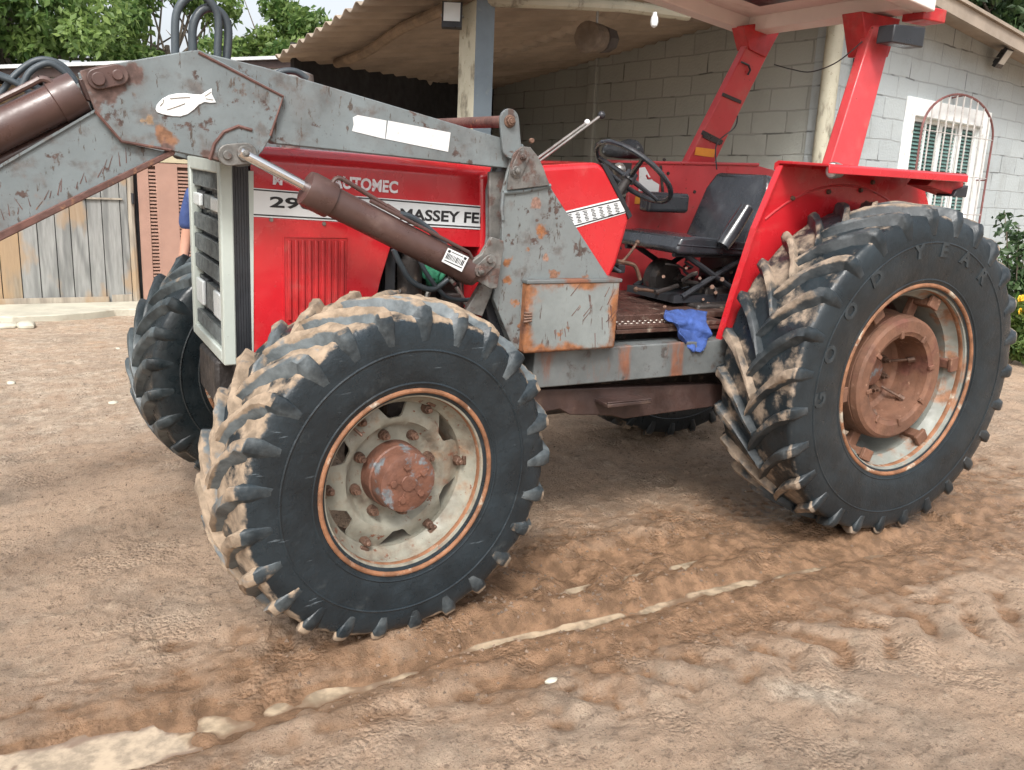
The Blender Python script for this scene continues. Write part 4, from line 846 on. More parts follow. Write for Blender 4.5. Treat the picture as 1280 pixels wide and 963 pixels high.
for mir in (0, 1):
    f_ = mirror if mir else (lambda q: q)
    ra = MB(); ra.prism([T(a, b, AY) for a, b in [(246, 64), (330, 84), (655, 181), (655, 213), (345, 180), (330, 171), (250, 150)]], (0, AW, 0))
    ao = part('loader_arm', f_(ra), m_grey, .004); ao['label'] = 'near grey loader arm with white stickers and a fish decal' if not mir else 'far loader arm'
    fa = MB(); fa.prism([T(a, b, AY+.001) for a, b in [(120, 137), (152, 178), (215, 192), (0, 300), (-160, 380), (-420, 512), (-470, 470), (-160, 302), (0, 207)]], (0, AW, 0)); fa_ = f_(fa).build('front_arm', m_grey, ao, .003)
    fg = MB(); fg.prism([T(a, b, AY-.012) for a, b in [(222, 184), (218, 194), (0, 302), (-160, 382), (-420, 514), (-424, 506), (-162, 371), (0, 290)]], (0, AW+.02, 0)); f_(fg).build('arm_flange', m_rustbrown, ao, .003)
    ft2 = MB(); ft2.prism([T(a, b, AY-.006) for a, b in [(120, 136), (121, 139), (0, 210), (-160, 305), (-470, 473), (-472, 469), (-160, 301), (0, 206)]], (0, AW+.012, 0)); f_(ft2).build('arm_top_flange', m_grey, ao)
    el = MB(); el.prism([T(a, b, AY-.006) for a, b in [(99, 89), (118, 84), (236, 64), (249, 63), (355, 120), (338, 171), (328, 188), (312, 207), (298, 209), (268, 200), (214, 189), (152, 178), (118, 138)]], (0, -.012, 0))
    el.prism([Vector((p.x, AY+AW+.004, p.z)) for p in [T(a, b, AY) for a, b in [(99, 89), (118, 84), (236, 64), (249, 63), (355, 120), (338, 171), (328, 188), (312, 207), (298, 209), (268, 200), (214, 189), (152, 178), (118, 138)]]], (0, .012, 0))
    eo = f_(el).build('elbow_plate', m_elbow, ao, .003)
    EY = AY-.018
    wdm = MB(); wdm.tube([T(a, b, EY) for a, b in [(119, 139), (152, 177), (214, 188)]], .005, 6); wdm.tube([T(a, b, EY) for a, b in [(248, 66), (354, 121), (338, 170)]], .005, 6); wdm.tube([T(a, b, EY) for a, b in [(262, 200), (268, 180), (280, 165), (298, 158), (315, 163)]], .006, 6); f_(wdm).build('weld_bead', m_rustbrown, ao)
    # pins and link plates
    lk = MB(); linkplate((122, 99), (147, 94), EY, .030, .012, lk); lo_ = f_(lk).build('pin_plate', m_brown, ao, .003)
    pn = MB(); boss(pn, (123, 99), EY-.012, .020, .012); f_(pn).build('pin', m_brown, ao, .002); pn = MB(); boss(pn, (147, 94), EY-.012, .016, .010); f_(pn).build('pin', m_brown, ao, .002)
    lk = MB(); linkplate((285, 194), (307, 192), EY, .034, .014, lk); f_(lk).build('pin_plate', m_pinhead, ao, .003)
    pn = MB(); boss(pn, (306, 192), EY-.014, .026, .010, .013); f_(pn).build('pin', m_pinhead, ao, .002); pn = MB(); boss(pn, (284, 194), EY-.014, .015, .010, 0); f_(pn).build('pin', m_pinhead, ao, .002)
    # post head
    hd_ = MB(); hd_.prism([T(a, b, LY-.012) for a, b in [(633, 238), (637, 205), (641, 192), (651, 183), (662, 184), (671, 195), (678, 209), (686, 232)]], (0, -.008, 0)); part('post_head', f_(hd_), m_pinhead, .003)
    lk = MB(); linkplate((653, 196), (645, 214), LY-.02, .026, .008, lk); po_ = part('pin_plate', f_(lk), m_pinhead, .002)
    pn = MB(); boss(pn, (653, 196), LY-.028, .013, .008, .010); f_(pn).build('pin', m_pinhead, po_, .002); pn = MB(); boss(pn, (645, 214), LY-.028, .020, .008, .012); f_(pn).build('pin', m_pinhead, po_, .002)
    lg = MB(); linkplate((635, 150), (638, 185), LY+.0, .040, .014, lg); lg_ = part('post_lug', f_(lg), m_grey, .003)
    pn = MB(); boss(pn, (637, 152), LY-.014, .024, .006, .018); f_(pn).build('lug_bolt', m_bolt, lg_, .002); pn = MB(); boss(pn, (664, 176), LY-.012, .010, .01, 0); f_(pn).build('lug_bolt', m_bolt, lg_, .002)
    # lift ram
    ly = LY-.02
    rod = MB(); rod.tube([T(300, 190, ly), T(384, 235, ly)], .0175, 20); lro = part('lift_ram_rod', f_(rod), m_chrome)
    br = MB(); A_, B_ = T(388, 238, ly), T(594, 343, ly); d = (B_-A_).normalized()
    br.tube([A_-d*.02, A_-d*.02+d*.001, A_, A_+d*.075, A_+d*.078, A_+d*.08, B_-d*.02, B_-d*.018, B_], [.03, .058, .062, .062, .061, .052, .052, .050, .046], 32)
    lr = part('lift_ram', f_(br), m_brown)
    pi = MB(); pi.tube(smooth_path([A_+d*.07+Vector((0, -.02, .05)), A_+d*.10+Vector((-.005, -.02, .085)), A_+d*.14+Vector((0, -.02, .088)), A_+d*.30+Vector((0, -.02, .075))], 5), .008, 8); pi.tube([A_+d*.22+Vector((0, -.03, .065)), B_-d*.05+Vector((0, -.03, .065)), B_-d*.03+Vector((0, -.03, .045))], .007, 8); pi.tube([A_+d*.29+Vector((0, -.02, .076)), A_+d*.35+Vector((0, -.02, .071))], .012, 6)
    f_(pi).build('oil_pipe', m_brown, lr)
    hs_ = MB(); hs_.tube(smooth_path([A_+d*.34+Vector((0, -.02, .072)), A_+d*.42+Vector((0, .0, .085)), A_+d*.55+Vector((0, .03, .06)), A_+d*.7+Vector((0, .08, -.02))], 6), .012, 10); f_(hs_).build('oil_hose', m_hose, lr)
    ck = MB(); ck.prism([T(a, b, ly-.03) for a, b in [(613, 296), (628, 301), (628, 310), (620, 360), (611, 361), (590, 348), (586, 335), (590, 325), (600, 318)]], (0, -.012, 0)); ck.prism([T(a, b, ly+.04) for a, b in [(613, 296), (628, 301), (628, 310), (620, 360), (611, 361), (590, 348), (586, 335), (590, 325), (600, 318)]], (0, .012, 0))
    cko = part('ram_bracket', f_(ck), m_pinhead, .003)
    pn = MB(); linkplate((600, 338), (612, 327), ly-.042, .026, .008, pn); boss(pn, (599, 339), ly-.05, .022, .010, .013); f_(pn).build('pin', m_pinhead, cko, .002); pn = MB(); boss(pn, (612, 326), ly-.05, .011, .010, 0); f_(pn).build('pin', m_pinhead, cko, .002)
    # tilt ram on the front arm
    ty = AY+.035
    A_, B_ = T(100, 115, ty), T(0, 163, ty); d = (B_-A_).normalized(); B2 = A_+d*1.25
    br = MB(); br.tube([A_, A_+d*.002, A_+d*.075, A_+d*.078, A_+d*.95, A_+d*.952], [.03, .060, .062, .057, .057, .03], 32); t_ = part('tilt_ram', f_(br), m_brown)
    rd = MB(); rd.tube([A_+d*.95, A_+d*1.4], .02, 16); f_(rd).build('ram_rod', m_chrome, t_)
    ey = MB(); ey.prism([T(a, b, ty-.03) for a, b in [(98, 99), (112, 95), (126, 94), (128, 104), (118, 128), (108, 126)]], (0, .06, 0)); f_(ey).build('ram_eye', m_brown, t_, .004)
    p2 = MB(); o2 = Vector((0, .02, -.085)); p2.tube([A_+d*.0+o2, A_+d*1.0+o2], .020, 14); f_(p2).build('guide_tube', m_brown, t_)
    p3 = MB(); p3.tube(smooth_path([A_+d*.08+Vector((0, -.02, .055)), A_+d*.12+Vector((0, -.02, .085)), A_+d*.2+Vector((0, -.02, .082)), A_+d*.9+Vector((0, -.02, .075))], 6), .0095, 8); f_(p3).build('oil_pipe', m_brown, t_)
ctube = MB(); c = T(637, 152, LY); ctube.cyl((c.x, LY, c.z), (c.x, 2*YC-LY, c.z), .022, .022, 20); part('cross_tube', ctube, m_rustbrown)
c = T(300, 200, LY); c2 = MB(); c2.box((c.x-.05, AY+AW, c.z+.03), (c.x+.03, 2*YC-AY-AW, c.z+.09)); part('cross_member', c2, m_brown, .006)
# decals and scratches on the near arm
sy = AY-.0002
dc = MB(); dc.prism([T(a, b, sy) for a, b in [(441, 147), (447, 144), (483, 151), (481, 174), (440, 164), (442, 156)]], (0, -.0015, 0)); dc.prism([T(a, b, sy) for a, b in [(485, 151), (563, 166), (560, 190), (482, 174)]], (0, -.0015, 0)); part('white_sticker', dc, m_whitep, smooth=False)
fsh = [(622, 438), (628, 418), (650, 395), (676, 381), (705, 375), (740, 373), (775, 378), (805, 379), (822, 368), (846, 354), (848, 378), (864, 411), (840, 413), (818, 409), (795, 420), (775, 440), (750, 458), (720, 467), (685, 465), (650, 458), (628, 450)]
fs_ = MB(); fs_.prism([T(a/3.2, b/3.2, AY-.0185) for a, b in fsh], (0, -.003, 0)); part('fish_decal', fs_, m_white, .001)
tag_ = [(555, 309), (585, 320), (577, 338), (554, 328)]
lbm = MB(); lbm.prism([T(a, b, .358) for a, b in [(560, 310), (586, 322), (577, 340), (552, 327)]], (0, -.001, 0)); lbo = part('ram_label', lbm, m_white, smooth=False)
lk = MB()
def lq(u0, v0, u1, v1):
    A_, B_, D_ = Vector((560, 310, 0)), Vector((586, 322, 0)), Vector((552, 327, 0)); g = lambda u, v: A_+(B_-A_)*u+(D_-A_)*v
    lk.prism([T(q.x, q.y, .3568) for q in (g(u0, v0), g(u1, v0), g(u1, v1), g(u0, v1))], (0, -.0006, 0))
lq(.06, .08, .18, .26); lq(.82, .08, .94, .26); lq(.08, .80, .92, .87)
for k in range(13): lq(.08+k*.065, .32, .08+k*.065+random.uniform(.02, .05), .70)
lq(.22, .12, .78, .17)
lk.build('label_print', m_ink, lbo, smooth=False)
scr = MB(); rn = random.Random(3)
def scratch(x0, y0, x1, y1, y, wpx=.7):
    a, b = Vector((x0, y0, 0)), Vector((x1, y1, 0)); d = (b-a).normalized(); n_ = Vector((-d.y, d.x, 0))*wpx
    scr.prism([T(q.x, q.y, y) for q in (a+n_, b+n_*.4, b-n_*.4, a-n_)], (0, -.0006, 0))
for (x, y) in [(5, 275), (12, 270), (22, 268), (28, 262), (38, 258), (45, 262), (55, 250), (62, 248), (72, 244), (76, 240), (95, 236), (100, 230), (108, 228), (122, 222), (128, 217), (135, 213), (150, 208), (158, 204)]:
    a = rn.uniform(-2.2, -.9); l = rn.uniform(8, 20); scratch(x, y, x+l*math.cos(a), y+l*math.sin(a), AY+.0005, .6)
sca = scr; scr = MB(); scb = scr
for i in range(22): scratch(*(lambda x, y, a, l: (x, y, x+l*math.cos(a), y+l*math.sin(a)))(rn.uniform(690, 765), rn.uniform(366, 420), rn.choice([-.9, -1.1, 1.45, 1.55]), rn.uniform(6, 22)), .3995, .45)
part('paint_scratches', sca, m_rustbrown, smooth=False)
# tool box
bx = MB(); a, b, c, d_ = T(660, 350, .40), T(777, 353, .40), T(771, 436, .40), T(661, 438, .40)
bx.box((a.x, .40, .938), (T(772, 400, .40).x, .66, T(700, 351, .40).z)); tbx = part('tool_box', bx, m_box, .012, seg=3)
hn = MB(); 
for k in range(4): hn.tube([(a.x-.012, .395, 1.07+k*.012), (a.x+.02, .388, 1.075+k*.01)], .005, 6)
hn.build('latch', m_bolt, tbx)
scb.build('paint_scratches', m_rustbrown, tbx, smooth=False)
lid = MB(); lid.box((a.x-.004, .396, T(700, 351, .40).z-.012), (T(772, 400, .40).x+.006, .664, T(700, 351, .40).z+.004)); lid.build('lid', m_beam, tbx, .004)
fd = MB()
for pts in ([(640, 425), (652, 412), (655, 398)], [(668, 440), (700, 430), (740, 415)], [(680, 395), (720, 392), (760, 390)], [(820, 385), (845, 368)], [(822, 395), (852, 400)]):
    fd.tube([T(a/3.2, b/3.2, AY-.0222) for a, b in pts], .0012, 5)
fd.build('fish_lines', m_rim, [o for o in tr.children if o.name.startswith('fish_decal')][0])
# hoses
def hose(pts, y, r, name='hose', m=m_hose):
    q = MB(); q.tube(smooth_path([T(a, b, yy) for (a, b), yy in zip(pts, y if isinstance(y, list) else [y]*len(pts))], 8), r, 12); return part(name, q, m)
hose([(219, 110), (219, 66), (220, 20), (232, -1), (250, -6), (265, 5), (273, 25), (272, 66), (274, 100)], [.56]*9, .0125)
hose([(242, 110), (241, 66), (241, 35), (249, 16), (262, 10), (277, 17), (285, 35), (284, 66), (280, 100)], [.58]*9, .0135)
hose([(0, 118), (18, 95), (40, 78), (60, 75), (80, 84), (96, 104)], .62, .0095)
hose([(26, 112), (36, 92), (50, 82), (64, 80), (80, 90), (95, 106)], .56, .0095)
hose([(-40, 80), (0, 96), (20, 104), (40, 118), (60, 130)], .60, .009)
hose([(-40, 74), (0, 94), (30, 104), (50, 112), (70, 128)], .66, .010)
hose([(60, 148), (80, 140), (100, 134), (112, 138)], .55, .010)
hose([(340, 98), (352, 90), (370, 90), (384, 99)], .75, .012)
hose([(492, 312), (500, 330), (515, 352), (540, 362), (560, 350)], .60, .011)
hose([(520, 315), (535, 345), (560, 372), (590, 375)], .60, .009)
hose([(760, 290), (756, 310), (762, 330), (775, 340)], .66, .008)

bg_ = MB(); c = T(782, 190, 1.52); bg_.ball((0, 0, 0), .10, 28, (1.25, .9, .55))
bg_.v = [(x*(1+.22*math.sin(31*y+9*z)), y*(1+.2*math.sin(27*x)), max(-.035, z*(1+.35*math.sin(40*x+17*y)))) for x, y, z in bg_.v]
o = bg_.build('bag', mat('crumpled_black_plastic', (.03, .033, .036), .4, var=.3, vscale=20, bump=.9, bscale=35, layers=[dict(col=(.18, .2, .2), scale=16, lo=.56, hi=.66)]), ang=80); o.location = MT @ c; tag(o, 'crumpled black bag lying on the far mudguard behind the steering wheel', 'bag')
# ---- cloths lying on the tractor
def cloth(name, px_grid, label, m, amp=.01, seed=1, ydrop=None):
    rows_, cols = len(px_grid), len(px_grid[0]); rn = random.Random(seed)
    G = [[T(q[0], q[1], q[2]) for q in row] for row in px_grid]
    # bicubic-ish refinement
    R1 = [smooth_path(row, 7) for row in G]; cols2 = len(R1[0]); R2 = [smooth_path([R1[i][j] for i in range(rows_)], 7) for j in range(cols2)]
    n, m2 = cols2, len(R2[0]); vs = []
    for j in range(n):
        for i in range(m2):
            p = R2[j][i]; x = j*.13; y = i*.13
            q = float(fbm(np.array([x]), np.array([y*.5]), .8, 3, seed)[0]); vs.append(p+Vector((0, -abs(q)*amp*2.2, q*amp)))
    mb = MB(); mb.add(vs, [(j*m2+i, (j+1)*m2+i, (j+1)*m2+i+1, j*m2+i+1) for j in range(n-1) for i in range(m2-1)])
    o = mb.build(name, m, ang=70); s_ = o.modifiers.new('thick', 'SOLIDIFY'); s_.thickness = .004
    o.matrix_world = MT.copy(); return o
r_ = cloth('cloth', [[(828, 389, .60), (845, 388, .60), (862, 388, .60), (880, 392, .60)], [(829, 401, .50), (848, 402, .495), (866, 402, .49), (882, 404, .49)], [(845, 410, .49), (848, 414, .485), (866, 414, .48), (883, 414, .485)], [(844, 420, .485), (853, 426, .475), (868, 429, .47), (880, 424, .475)], [(852, 431, .475), (858, 435, .47), (866, 437, .465), (873, 434, .47)]],
           '', m_bluerag, .026, 4)
tag(r_, 'crumpled blue rag draped over the step beside the seat', 'rag')
r_ = cloth('cloth', [[(528, 332, .70), (536, 328, .69), (546, 330, .69), (554, 336, .70)], [(525, 340, .68), (535, 338, .66), (547, 339, .66), (556, 343, .68)], [(527, 348, .67), (536, 348, .655), (546, 350, .655), (552, 352, .67)], [(533, 356, .68), (538, 358, .67), (544, 360, .67), (549, 357, .68)]], '', m_greenrag, .02, 9)
tag(r_, 'dark green rag stuffed beside the engine under the ram', 'rag')

# ================================================================== BUILDINGS
def block_mat(name, c1, c2, mort, bw=.40, bh=.20, ms=.012, bump=.5, stain=(.20, .20, .18)):
    m = bpy.data.materials.new(name); m.use_nodes = True; t = m.node_tree; N = t.nodes; L = t.links; P = N['Principled BSDF']
    tc = N.new('ShaderNodeTexCoord'); se = N.new('ShaderNodeSeparateXYZ'); L.new(tc.outputs['Object'], se.inputs[0])
    cb_ = N.new('ShaderNodeCombineXYZ'); L.new(se.outputs[0], cb_.inputs[0]); L.new(se.outputs[2], cb_.inputs[1])
    nz = N.new('ShaderNodeTexNoise'); nz.inputs['Scale'].default_value = 3; nz.inputs['Detail'].default_value = 4; L.new(tc.outputs['Object'], nz.inputs['Vector'])
    mx = N.new('ShaderNodeMix'); mx.data_type = 'RGBA'; mx.blend_type = 'LINEAR_LIGHT'; mx.inputs[0].default_value = .018; L.new(cb_.outputs[0], mx.inputs[6]); L.new(nz.outputs['Color'], mx.inputs[7])
    b = N.new('ShaderNodeTexBrick'); L.new(mx.outputs[2], b.inputs['Vector']); b.offset = .5
    for k, v in (('Scale', 1.0), ('Brick Width', bw), ('Row Height', bh), ('Mortar Size', ms), ('Mortar Smooth', .4), ('Bias', 0.0)): b.inputs[k].default_value = v
    b.inputs['Color1'].default_value = (*c1, 1); b.inputs['Color2'].default_value = (*c2, 1); b.inputs['Mortar'].default_value = (*mort, 1)
    n2 = N.new('ShaderNodeTexNoise'); n2.inputs['Scale'].default_value = 1.7; n2.inputs['Detail'].default_value = 8; n2.inputs['Roughness'].default_value = .7; L.new(tc.outputs['Object'], n2.inputs['Vector'])
    mr = N.new('ShaderNodeMapRange'); mr.inputs[1].default_value = .5; mr.inputs[2].default_value = .75; mr.inputs[4].default_value = .55; L.new(n2.outputs['Fac'], mr.inputs[0])
    m2 = N.new('ShaderNodeMix'); m2.data_type = 'RGBA'; L.new(mr.outputs[0], m2.inputs[0]); L.new(b.outputs['Color'], m2.inputs[6]); m2.inputs[7].default_value = (*stain, 1)
    # cracks: some joints open and dark
    n3 = N.new('ShaderNodeTexNoise'); n3.inputs['Scale'].default_value = 2.6; n3.inputs['Detail'].default_value = 2; L.new(tc.outputs['Object'], n3.inputs['Vector'])
    m3 = N.new('ShaderNodeMapRange'); m3.inputs[1].default_value = .56; m3.inputs[2].default_value = .62; L.new(n3.outputs['Fac'], m3.inputs[0])
    ml_ = N.new('ShaderNodeMath'); ml_.operation = 'MULTIPLY'; L.new(m3.outputs[0], ml_.inputs[0]); L.new(b.outputs['Fac'], ml_.inputs[1])
    m4 = N.new('ShaderNodeMix'); m4.data_type = 'RGBA'; L.new(ml_.outputs[0], m4.inputs[0]); L.new(m2.outputs[2], m4.inputs[6]); m4.inputs[7].default_value = (*[c_*.45 for c_ in mort], 1)
    L.new(m4.outputs[2], P.inputs['Base Color']); P.inputs['Roughness'].default_value = .85
    n4 = N.new('ShaderNodeTexNoise'); n4.inputs['Scale'].default_value = 40; n4.inputs['Detail'].default_value = 5; L.new(tc.outputs['Object'], n4.inputs['Vector'])
    sb_ = N.new('ShaderNodeMath'); sb_.operation = 'MULTIPLY_ADD'; L.new(b.outputs['Fac'], sb_.inputs[0]); sb_.inputs[1].default_value = -1.5; L.new(n4.outputs['Fac'], sb_.inputs[2])
    bp = N.new('ShaderNodeBump'); bp.inputs['Strength'].default_value = bump; bp.inputs['Distance'].default_value = .012; L.new(sb_.outputs[0], bp.inputs['Height']); L.new(bp.outputs[0], P.inputs['Normal'])
    return m
m_block = block_mat('painted_block_wall', (.36, .40, .41), (.39, .43, .435), (.32, .35, .355), ms=.009)
m_block2 = block_mat('bare_block_wall', (.34, .355, .325), (.375, .39, .36), (.285, .295, .27), ms=.009, stain=(.24, .25, .23))
m_fibro = mat('fibre_cement_sheet', (.28, .23, .18), .85, var=.2, vscale=2, bump=.2, bscale=30, layers=[dict(col=(.22, .18, .15), scale=3, lo=.5, hi=.75, stretch=(.5, 4, 1))])
m_fibro_r = mat('weathered_roof_sheet', (.30, .25, .20), .85, var=.15, vscale=3, bump=.15)
m_log = mat('rough_log', (.20, .15, .105), .85, var=.3, vscale=6, bump=.5, bscale=25)
m_cream = mat('cream_painted_timber', (.42, .40, .31), .6, var=.1, vscale=4, bump=.2, bscale=20, layers=[dict(col=(.22, .20, .15), scale=7, lo=.54, hi=.66, stretch=(1, 1, .35)), dict(col=(.3, .27, .2), scale=30, lo=.6, hi=.7)])
m_blue = mat('blue_grey_paint', (.15, .19, .22), .5, var=.12, vscale=4, bump=.1, layers=[dict(col=(.30, .31, .30), scale=9, lo=.6, hi=.75, amt=.5)])
m_wf = mat('white_window_paint', (.78, .80, .79), .5, var=.05, bump=.1, layers=[dict(col=(.45, .43, .4), scale=14, lo=.62, hi=.72)])
m_bar = mat('rusty_red_bar', (.17, .065, .06), .6, var=.3, vscale=15, bump=.1)
m_barg = mat('grey_bar', (.42, .40, .38), .5, var=.2, vscale=15, bump=.1)
m_shut = mat('green_shutter', (.13, .24, .22), .4, var=.2, vscale=5, bump=0)
m_pane = mat('dark_window_pane', (.09, .12, .12), .08, var=.1, bump=0)
m_alu = mat('aluminium_edge', (.62, .65, .66), .35, metal=.2, var=.05, bump=.05)
m_interior = mat('shade_dark_timber', (.022, .022, .024), .9, var=.3, bump=.2)  # near-black colour stands in for the shade inside the carport

CC = WD(1035, 110, 7.6)
AZL, AZR = -8.0, 80.0
bld = empty('block_building', 'grey concrete block building with barred window and open carport roof behind the tractor', 'building', (CC.x, CC.y, 0))
def wall_obj(name, mb, az, m, bevel=0, org=None):
    o = mb.build(name, m, bld, bevel); o.rotation_euler = (0, 0, R_(90-az)); o.location = (org-Vector((CC.x, CC.y, 0)) if org is not None else (0, 0, 0)); return o
def wl(P, az):      # world point -> (along, height) on wall through the corner
    d = Vector((math.sin(R_(az)), math.cos(R_(az)), 0)); return (P-CC).dot(d), P.z
# window wall (local x along azimuth AZR)
q = lambda px, py: wl(WP(px, py, CC, AZR), AZR)
wx0, wz1 = q(1136, 126); wx1 = q(1228, 190)[0]; wz0 = wz1-1.32
rake0, rake1 = q(1112, 12), q(1280, 96)
sl2 = (rake1[1]-rake0[1])/(rake1[0]-rake0[0])
rz = lambda x: rake0[1]+sl2*(x-rake0[0])+.12
WT = .15; XE = 8.6
ww = MB()
ww.prism([(-.02, 0, -.1), (wx0, 0, -.1), (wx0, 0, rz(wx0)), (-.02, 0, rz(0))], (0, WT, 0))
ww.prism([(wx1, 0, -.1), (XE, 0, -.1), (XE, 0, rz(XE)), (wx1, 0, rz(wx1))], (0, WT, 0))
ww.prism([(wx0, 0, wz1), (wx1, 0, wz1), (wx1, 0, rz(wx1)), (wx0, 0, rz(wx0))], (0, WT, 0))
ww.prism([(wx0, 0, -.1), (wx1, 0, -.1), (wx1, 0, wz0), (wx0, 0, wz0)], (0, WT, 0))
wall_obj('window_wall', ww, AZR, m_block)
# window
iw = MB(); fw = .13
for a, b in (((wx0-.04, wz0-.04), (wx0+fw, wz1+.04)), ((wx1-fw, wz0-.04), (wx1+.04, wz1+.04)), ((wx0+fw, wz1-fw), (wx1-fw, wz1+.04)), ((wx0+fw, wz0-.04), (wx1-fw, wz0+fw))):
    iw.box((a[0], -.025, a[1]), (b[0], WT+.01, b[1]))
wo_ = wall_obj('window', iw, AZR, m_wf, .006)
sh = MB(); xa, xb = wx0+fw, wx1-fw; za, zb2 = wz0+fw, wz1-fw
nleaf = 4; lw_ = (xb-xa)/nleaf
fr2 = MB(); pn2 = MB()
for k in range(nleaf):
    x0, x1 = xa+k*lw_, xa+(k+1)*lw_
    yy = .05 if k in (0, 3) else .085
    fr2.box((x0+.002, yy-.012, za), (x0+.035, yy+.02, zb2)); fr2.box((x1-.035, yy-.012, za), (x1-.002, yy+.02, zb2)); fr2.box((x0+.035, yy-.012, zb2-.04), (x1-.035, yy+.02, zb2)); fr2.box((x0+.035, yy-.012, za), (x1-.035, yy+.02, za+.04))
    for j in range(26):
        z = za+.045+(zb2-za-.09)*j/26
        sh.prism([(x0+.035, yy-.006, z), (x0+.035, yy+.012, z+.022), (x0+.035, yy+.015, z+.020), (x0+.035, yy-.003, z-.002)], (lw_-.07, 0, 0))
    pn2.box((x0+.03, yy+.022, za), (x1-.03, yy+.028, zb2))
for nm_, mb_, mm_ in (('window_sash', fr2, m_wf), ('shutter_slats', sh, m_shut), ('pane', pn2, m_pane)):
    o = mb_.build(nm_, mm_, wo_)
# arched cage of bars standing proud of the window
cx0 = q(1150, 190)[0]; cx1 = q(1232, 205)[0]; cx0, cx1 = wx0+.08, wx1-.10
zc0, zc1 = wz0+.02, wz1-.27; rad_ = (cx1-cx0)/2; cxm = (cx0+cx1)/2; yb_ = -.13; hgt = .40
cg = MB(); arc_ = [(cxm-rad_*math.cos(t), yb_, zc1+hgt*math.sin(t)) for t in np.linspace(0, math.pi, 24)]
cg.tube([(cx0, yb_, zc0)]+arc_+[(cx1, yb_, zc0)], .012, 8)
cg.tube([(cx0, yb_, zc0), (cx1, yb_, zc0)], .010, 8)
for z in (zc0, zc0+.6): cg.tube([(cx0, yb_, z), (cx0, 0, z)], .009, 6); cg.tube([(cx1, yb_, z), (cx1, 0, z)], .009, 6)
cg.tube([(cxm, yb_, zc1+hgt), (cxm, 0, zc1+hgt-.02)], .009, 6)
co_ = wall_obj('window_cage', cg, AZR, m_bar)
cgb = MB()
for k in range(1, 10):
    x = cx0+(cx1-cx0)*k/10; zt2 = zc1+hgt*math.sqrt(max(0, 1-((x-cxm)/rad_)**2)); cgb.tube([(x, yb_, zc0), (x, yb_, zt2)], .009, 6)
for z in (zc0+.22, zc0+.62, zc1): cgb.tube([(cx0, yb_, z), (cx1, yb_, z)], .006, 6)
cgb.build('cage_bars', m_barg, co_)
# side wall inside the carport
sw_ = MB(); LEN = 5.6
wzL = lambda s: 3.40-.095*s
sw_.prism([(.02, 0, -.1), (LEN, 0, -.1), (LEN, 0, wzL(LEN)), (.02, 0, wzL(0))], (0, -WT, 0))
wall_obj('carport_side_wall', sw_, AZL, m_block2)
pl_ = MB(); s_ = wl(WP(737, 200, CC, AZL), AZL)[0]; pl_.box((s_-.07, .0, -.1), (s_+.07, .05, wzL(s_)-.02)); wall_obj('wall_pilaster', pl_, AZL, m_block2, .01)
# roof over the rooms: sheet with a timber fascia along the rake
rf_ = MB(); 
for i in range(1):
    rf_.prism([(-.35, -.45, rz(-.35)+.00), (XE+.4, -.45, rz(XE+.4)), (XE+.4, -.45, rz(XE+.4)+.03), (-.35, -.45, rz(-.35)+.03)], (0, 5.2, 0))
wall_obj('room_roof', rf_, AZR, m_fibro_r)
rf_ = MB(); rf_.prism([(-.35, -.42, rz(-.35)-.13), (XE+.4, -.42, rz(XE+.4)-.13), (XE+.4, -.42, rz(XE+.4)-.003), (-.35, -.42, rz(-.35)-.003)], (0, .03, 0)); wall_obj('rake_board', rf_, AZR, m_fibro_r)
bkw = MB(); bkw.box((XE-.15, WT+.002, -.1), (XE-.002, 4.6, 2.2)); wall_obj('end_wall', bkw, AZR, m_block)
# corner post, cream
cp_ = MB(); d_ = WP(1018, 180, CC, AZL); cp_.cyl((0, 0, -.1), (0, 0, 3.35), .075, .075, 14)
o = cp_.build('corner_post', m_cream, bld); o.location = (-.10, -.10, 0)
dp_ = MB(); dp_.cyl((.32, -.03, 0), (.32, -.03, 3.3), .012, .012, 8); wall_obj('conduit', dp_, AZR, m_plastic)
# carport roof of corrugated sheets
def eave(y): return Vector((-1.245-.10*(y-3.3), y, 2.80-.12*(y-3.3)))
dL = Vector((math.sin(R_(AZL)), math.cos(R_(AZL)), 0))
def wtop(y):
    s = (y-CC.y)/dL.y; p = CC+dL*s; return Vector((p.x+.14, y, wzL(s)-.035))
cr_ = MB(); ny_ = 300; vs = []; ya, yb2 = 2.45, 8.3
for i in range(ny_):
    y = ya+(yb2-ya)*i/(ny_-1); yL = min(y, 5.35)
    a, b = eave(y), wtop(y)
    if y > 5.2: a = a+(b-a)*min(1, (y-5.2)/3.1)*.95
    dz = .022*math.sin(2*math.pi*y/.177)
    for t in np.linspace(-.04, 1, 14): p = a+(b-a)*t; vs.append((p.x, p.y, p.z+dz+.04))
fsr = [(i*14+j, i*14+j+1, (i+1)*14+j+1, (i+1)*14+j) for i in range(ny_-1) for j in range(13)]
cr_.add(vs, fsr); co2 = cr_.build('carport_roof', m_fibro, None, ang=60)
s_ = co2.modifiers.new('thick', 'SOLIDIFY'); s_.thickness = .008
co2.parent = bld; co2.location = (-CC.x, -CC.y, 0)
def bpart(name, mb, m, bevel=0, **k):
    o = mb.build(name, m, bld, bevel, **k); o.location = (-CC.x, -CC.y, 0); return o
for t, rr_ in ((.10, .042),):
    lg2 = MB(); pts = []
    for y in np.linspace(2.5, 5.25 if t < .3 else 6.6, 12): a, b = eave(y), wtop(y); p = a+(b-a)*t; pts.append((p.x+.02*math.sin(y*3), y, p.z-rr_+.01+.012*math.sin(y*5)))
    lg2.tube(pts, rr_, 10); bpart('roof_log', lg2, m_log)
for t in (.0,):
    pass
sj = MB()      # sheet overlap seen from below
vs = []
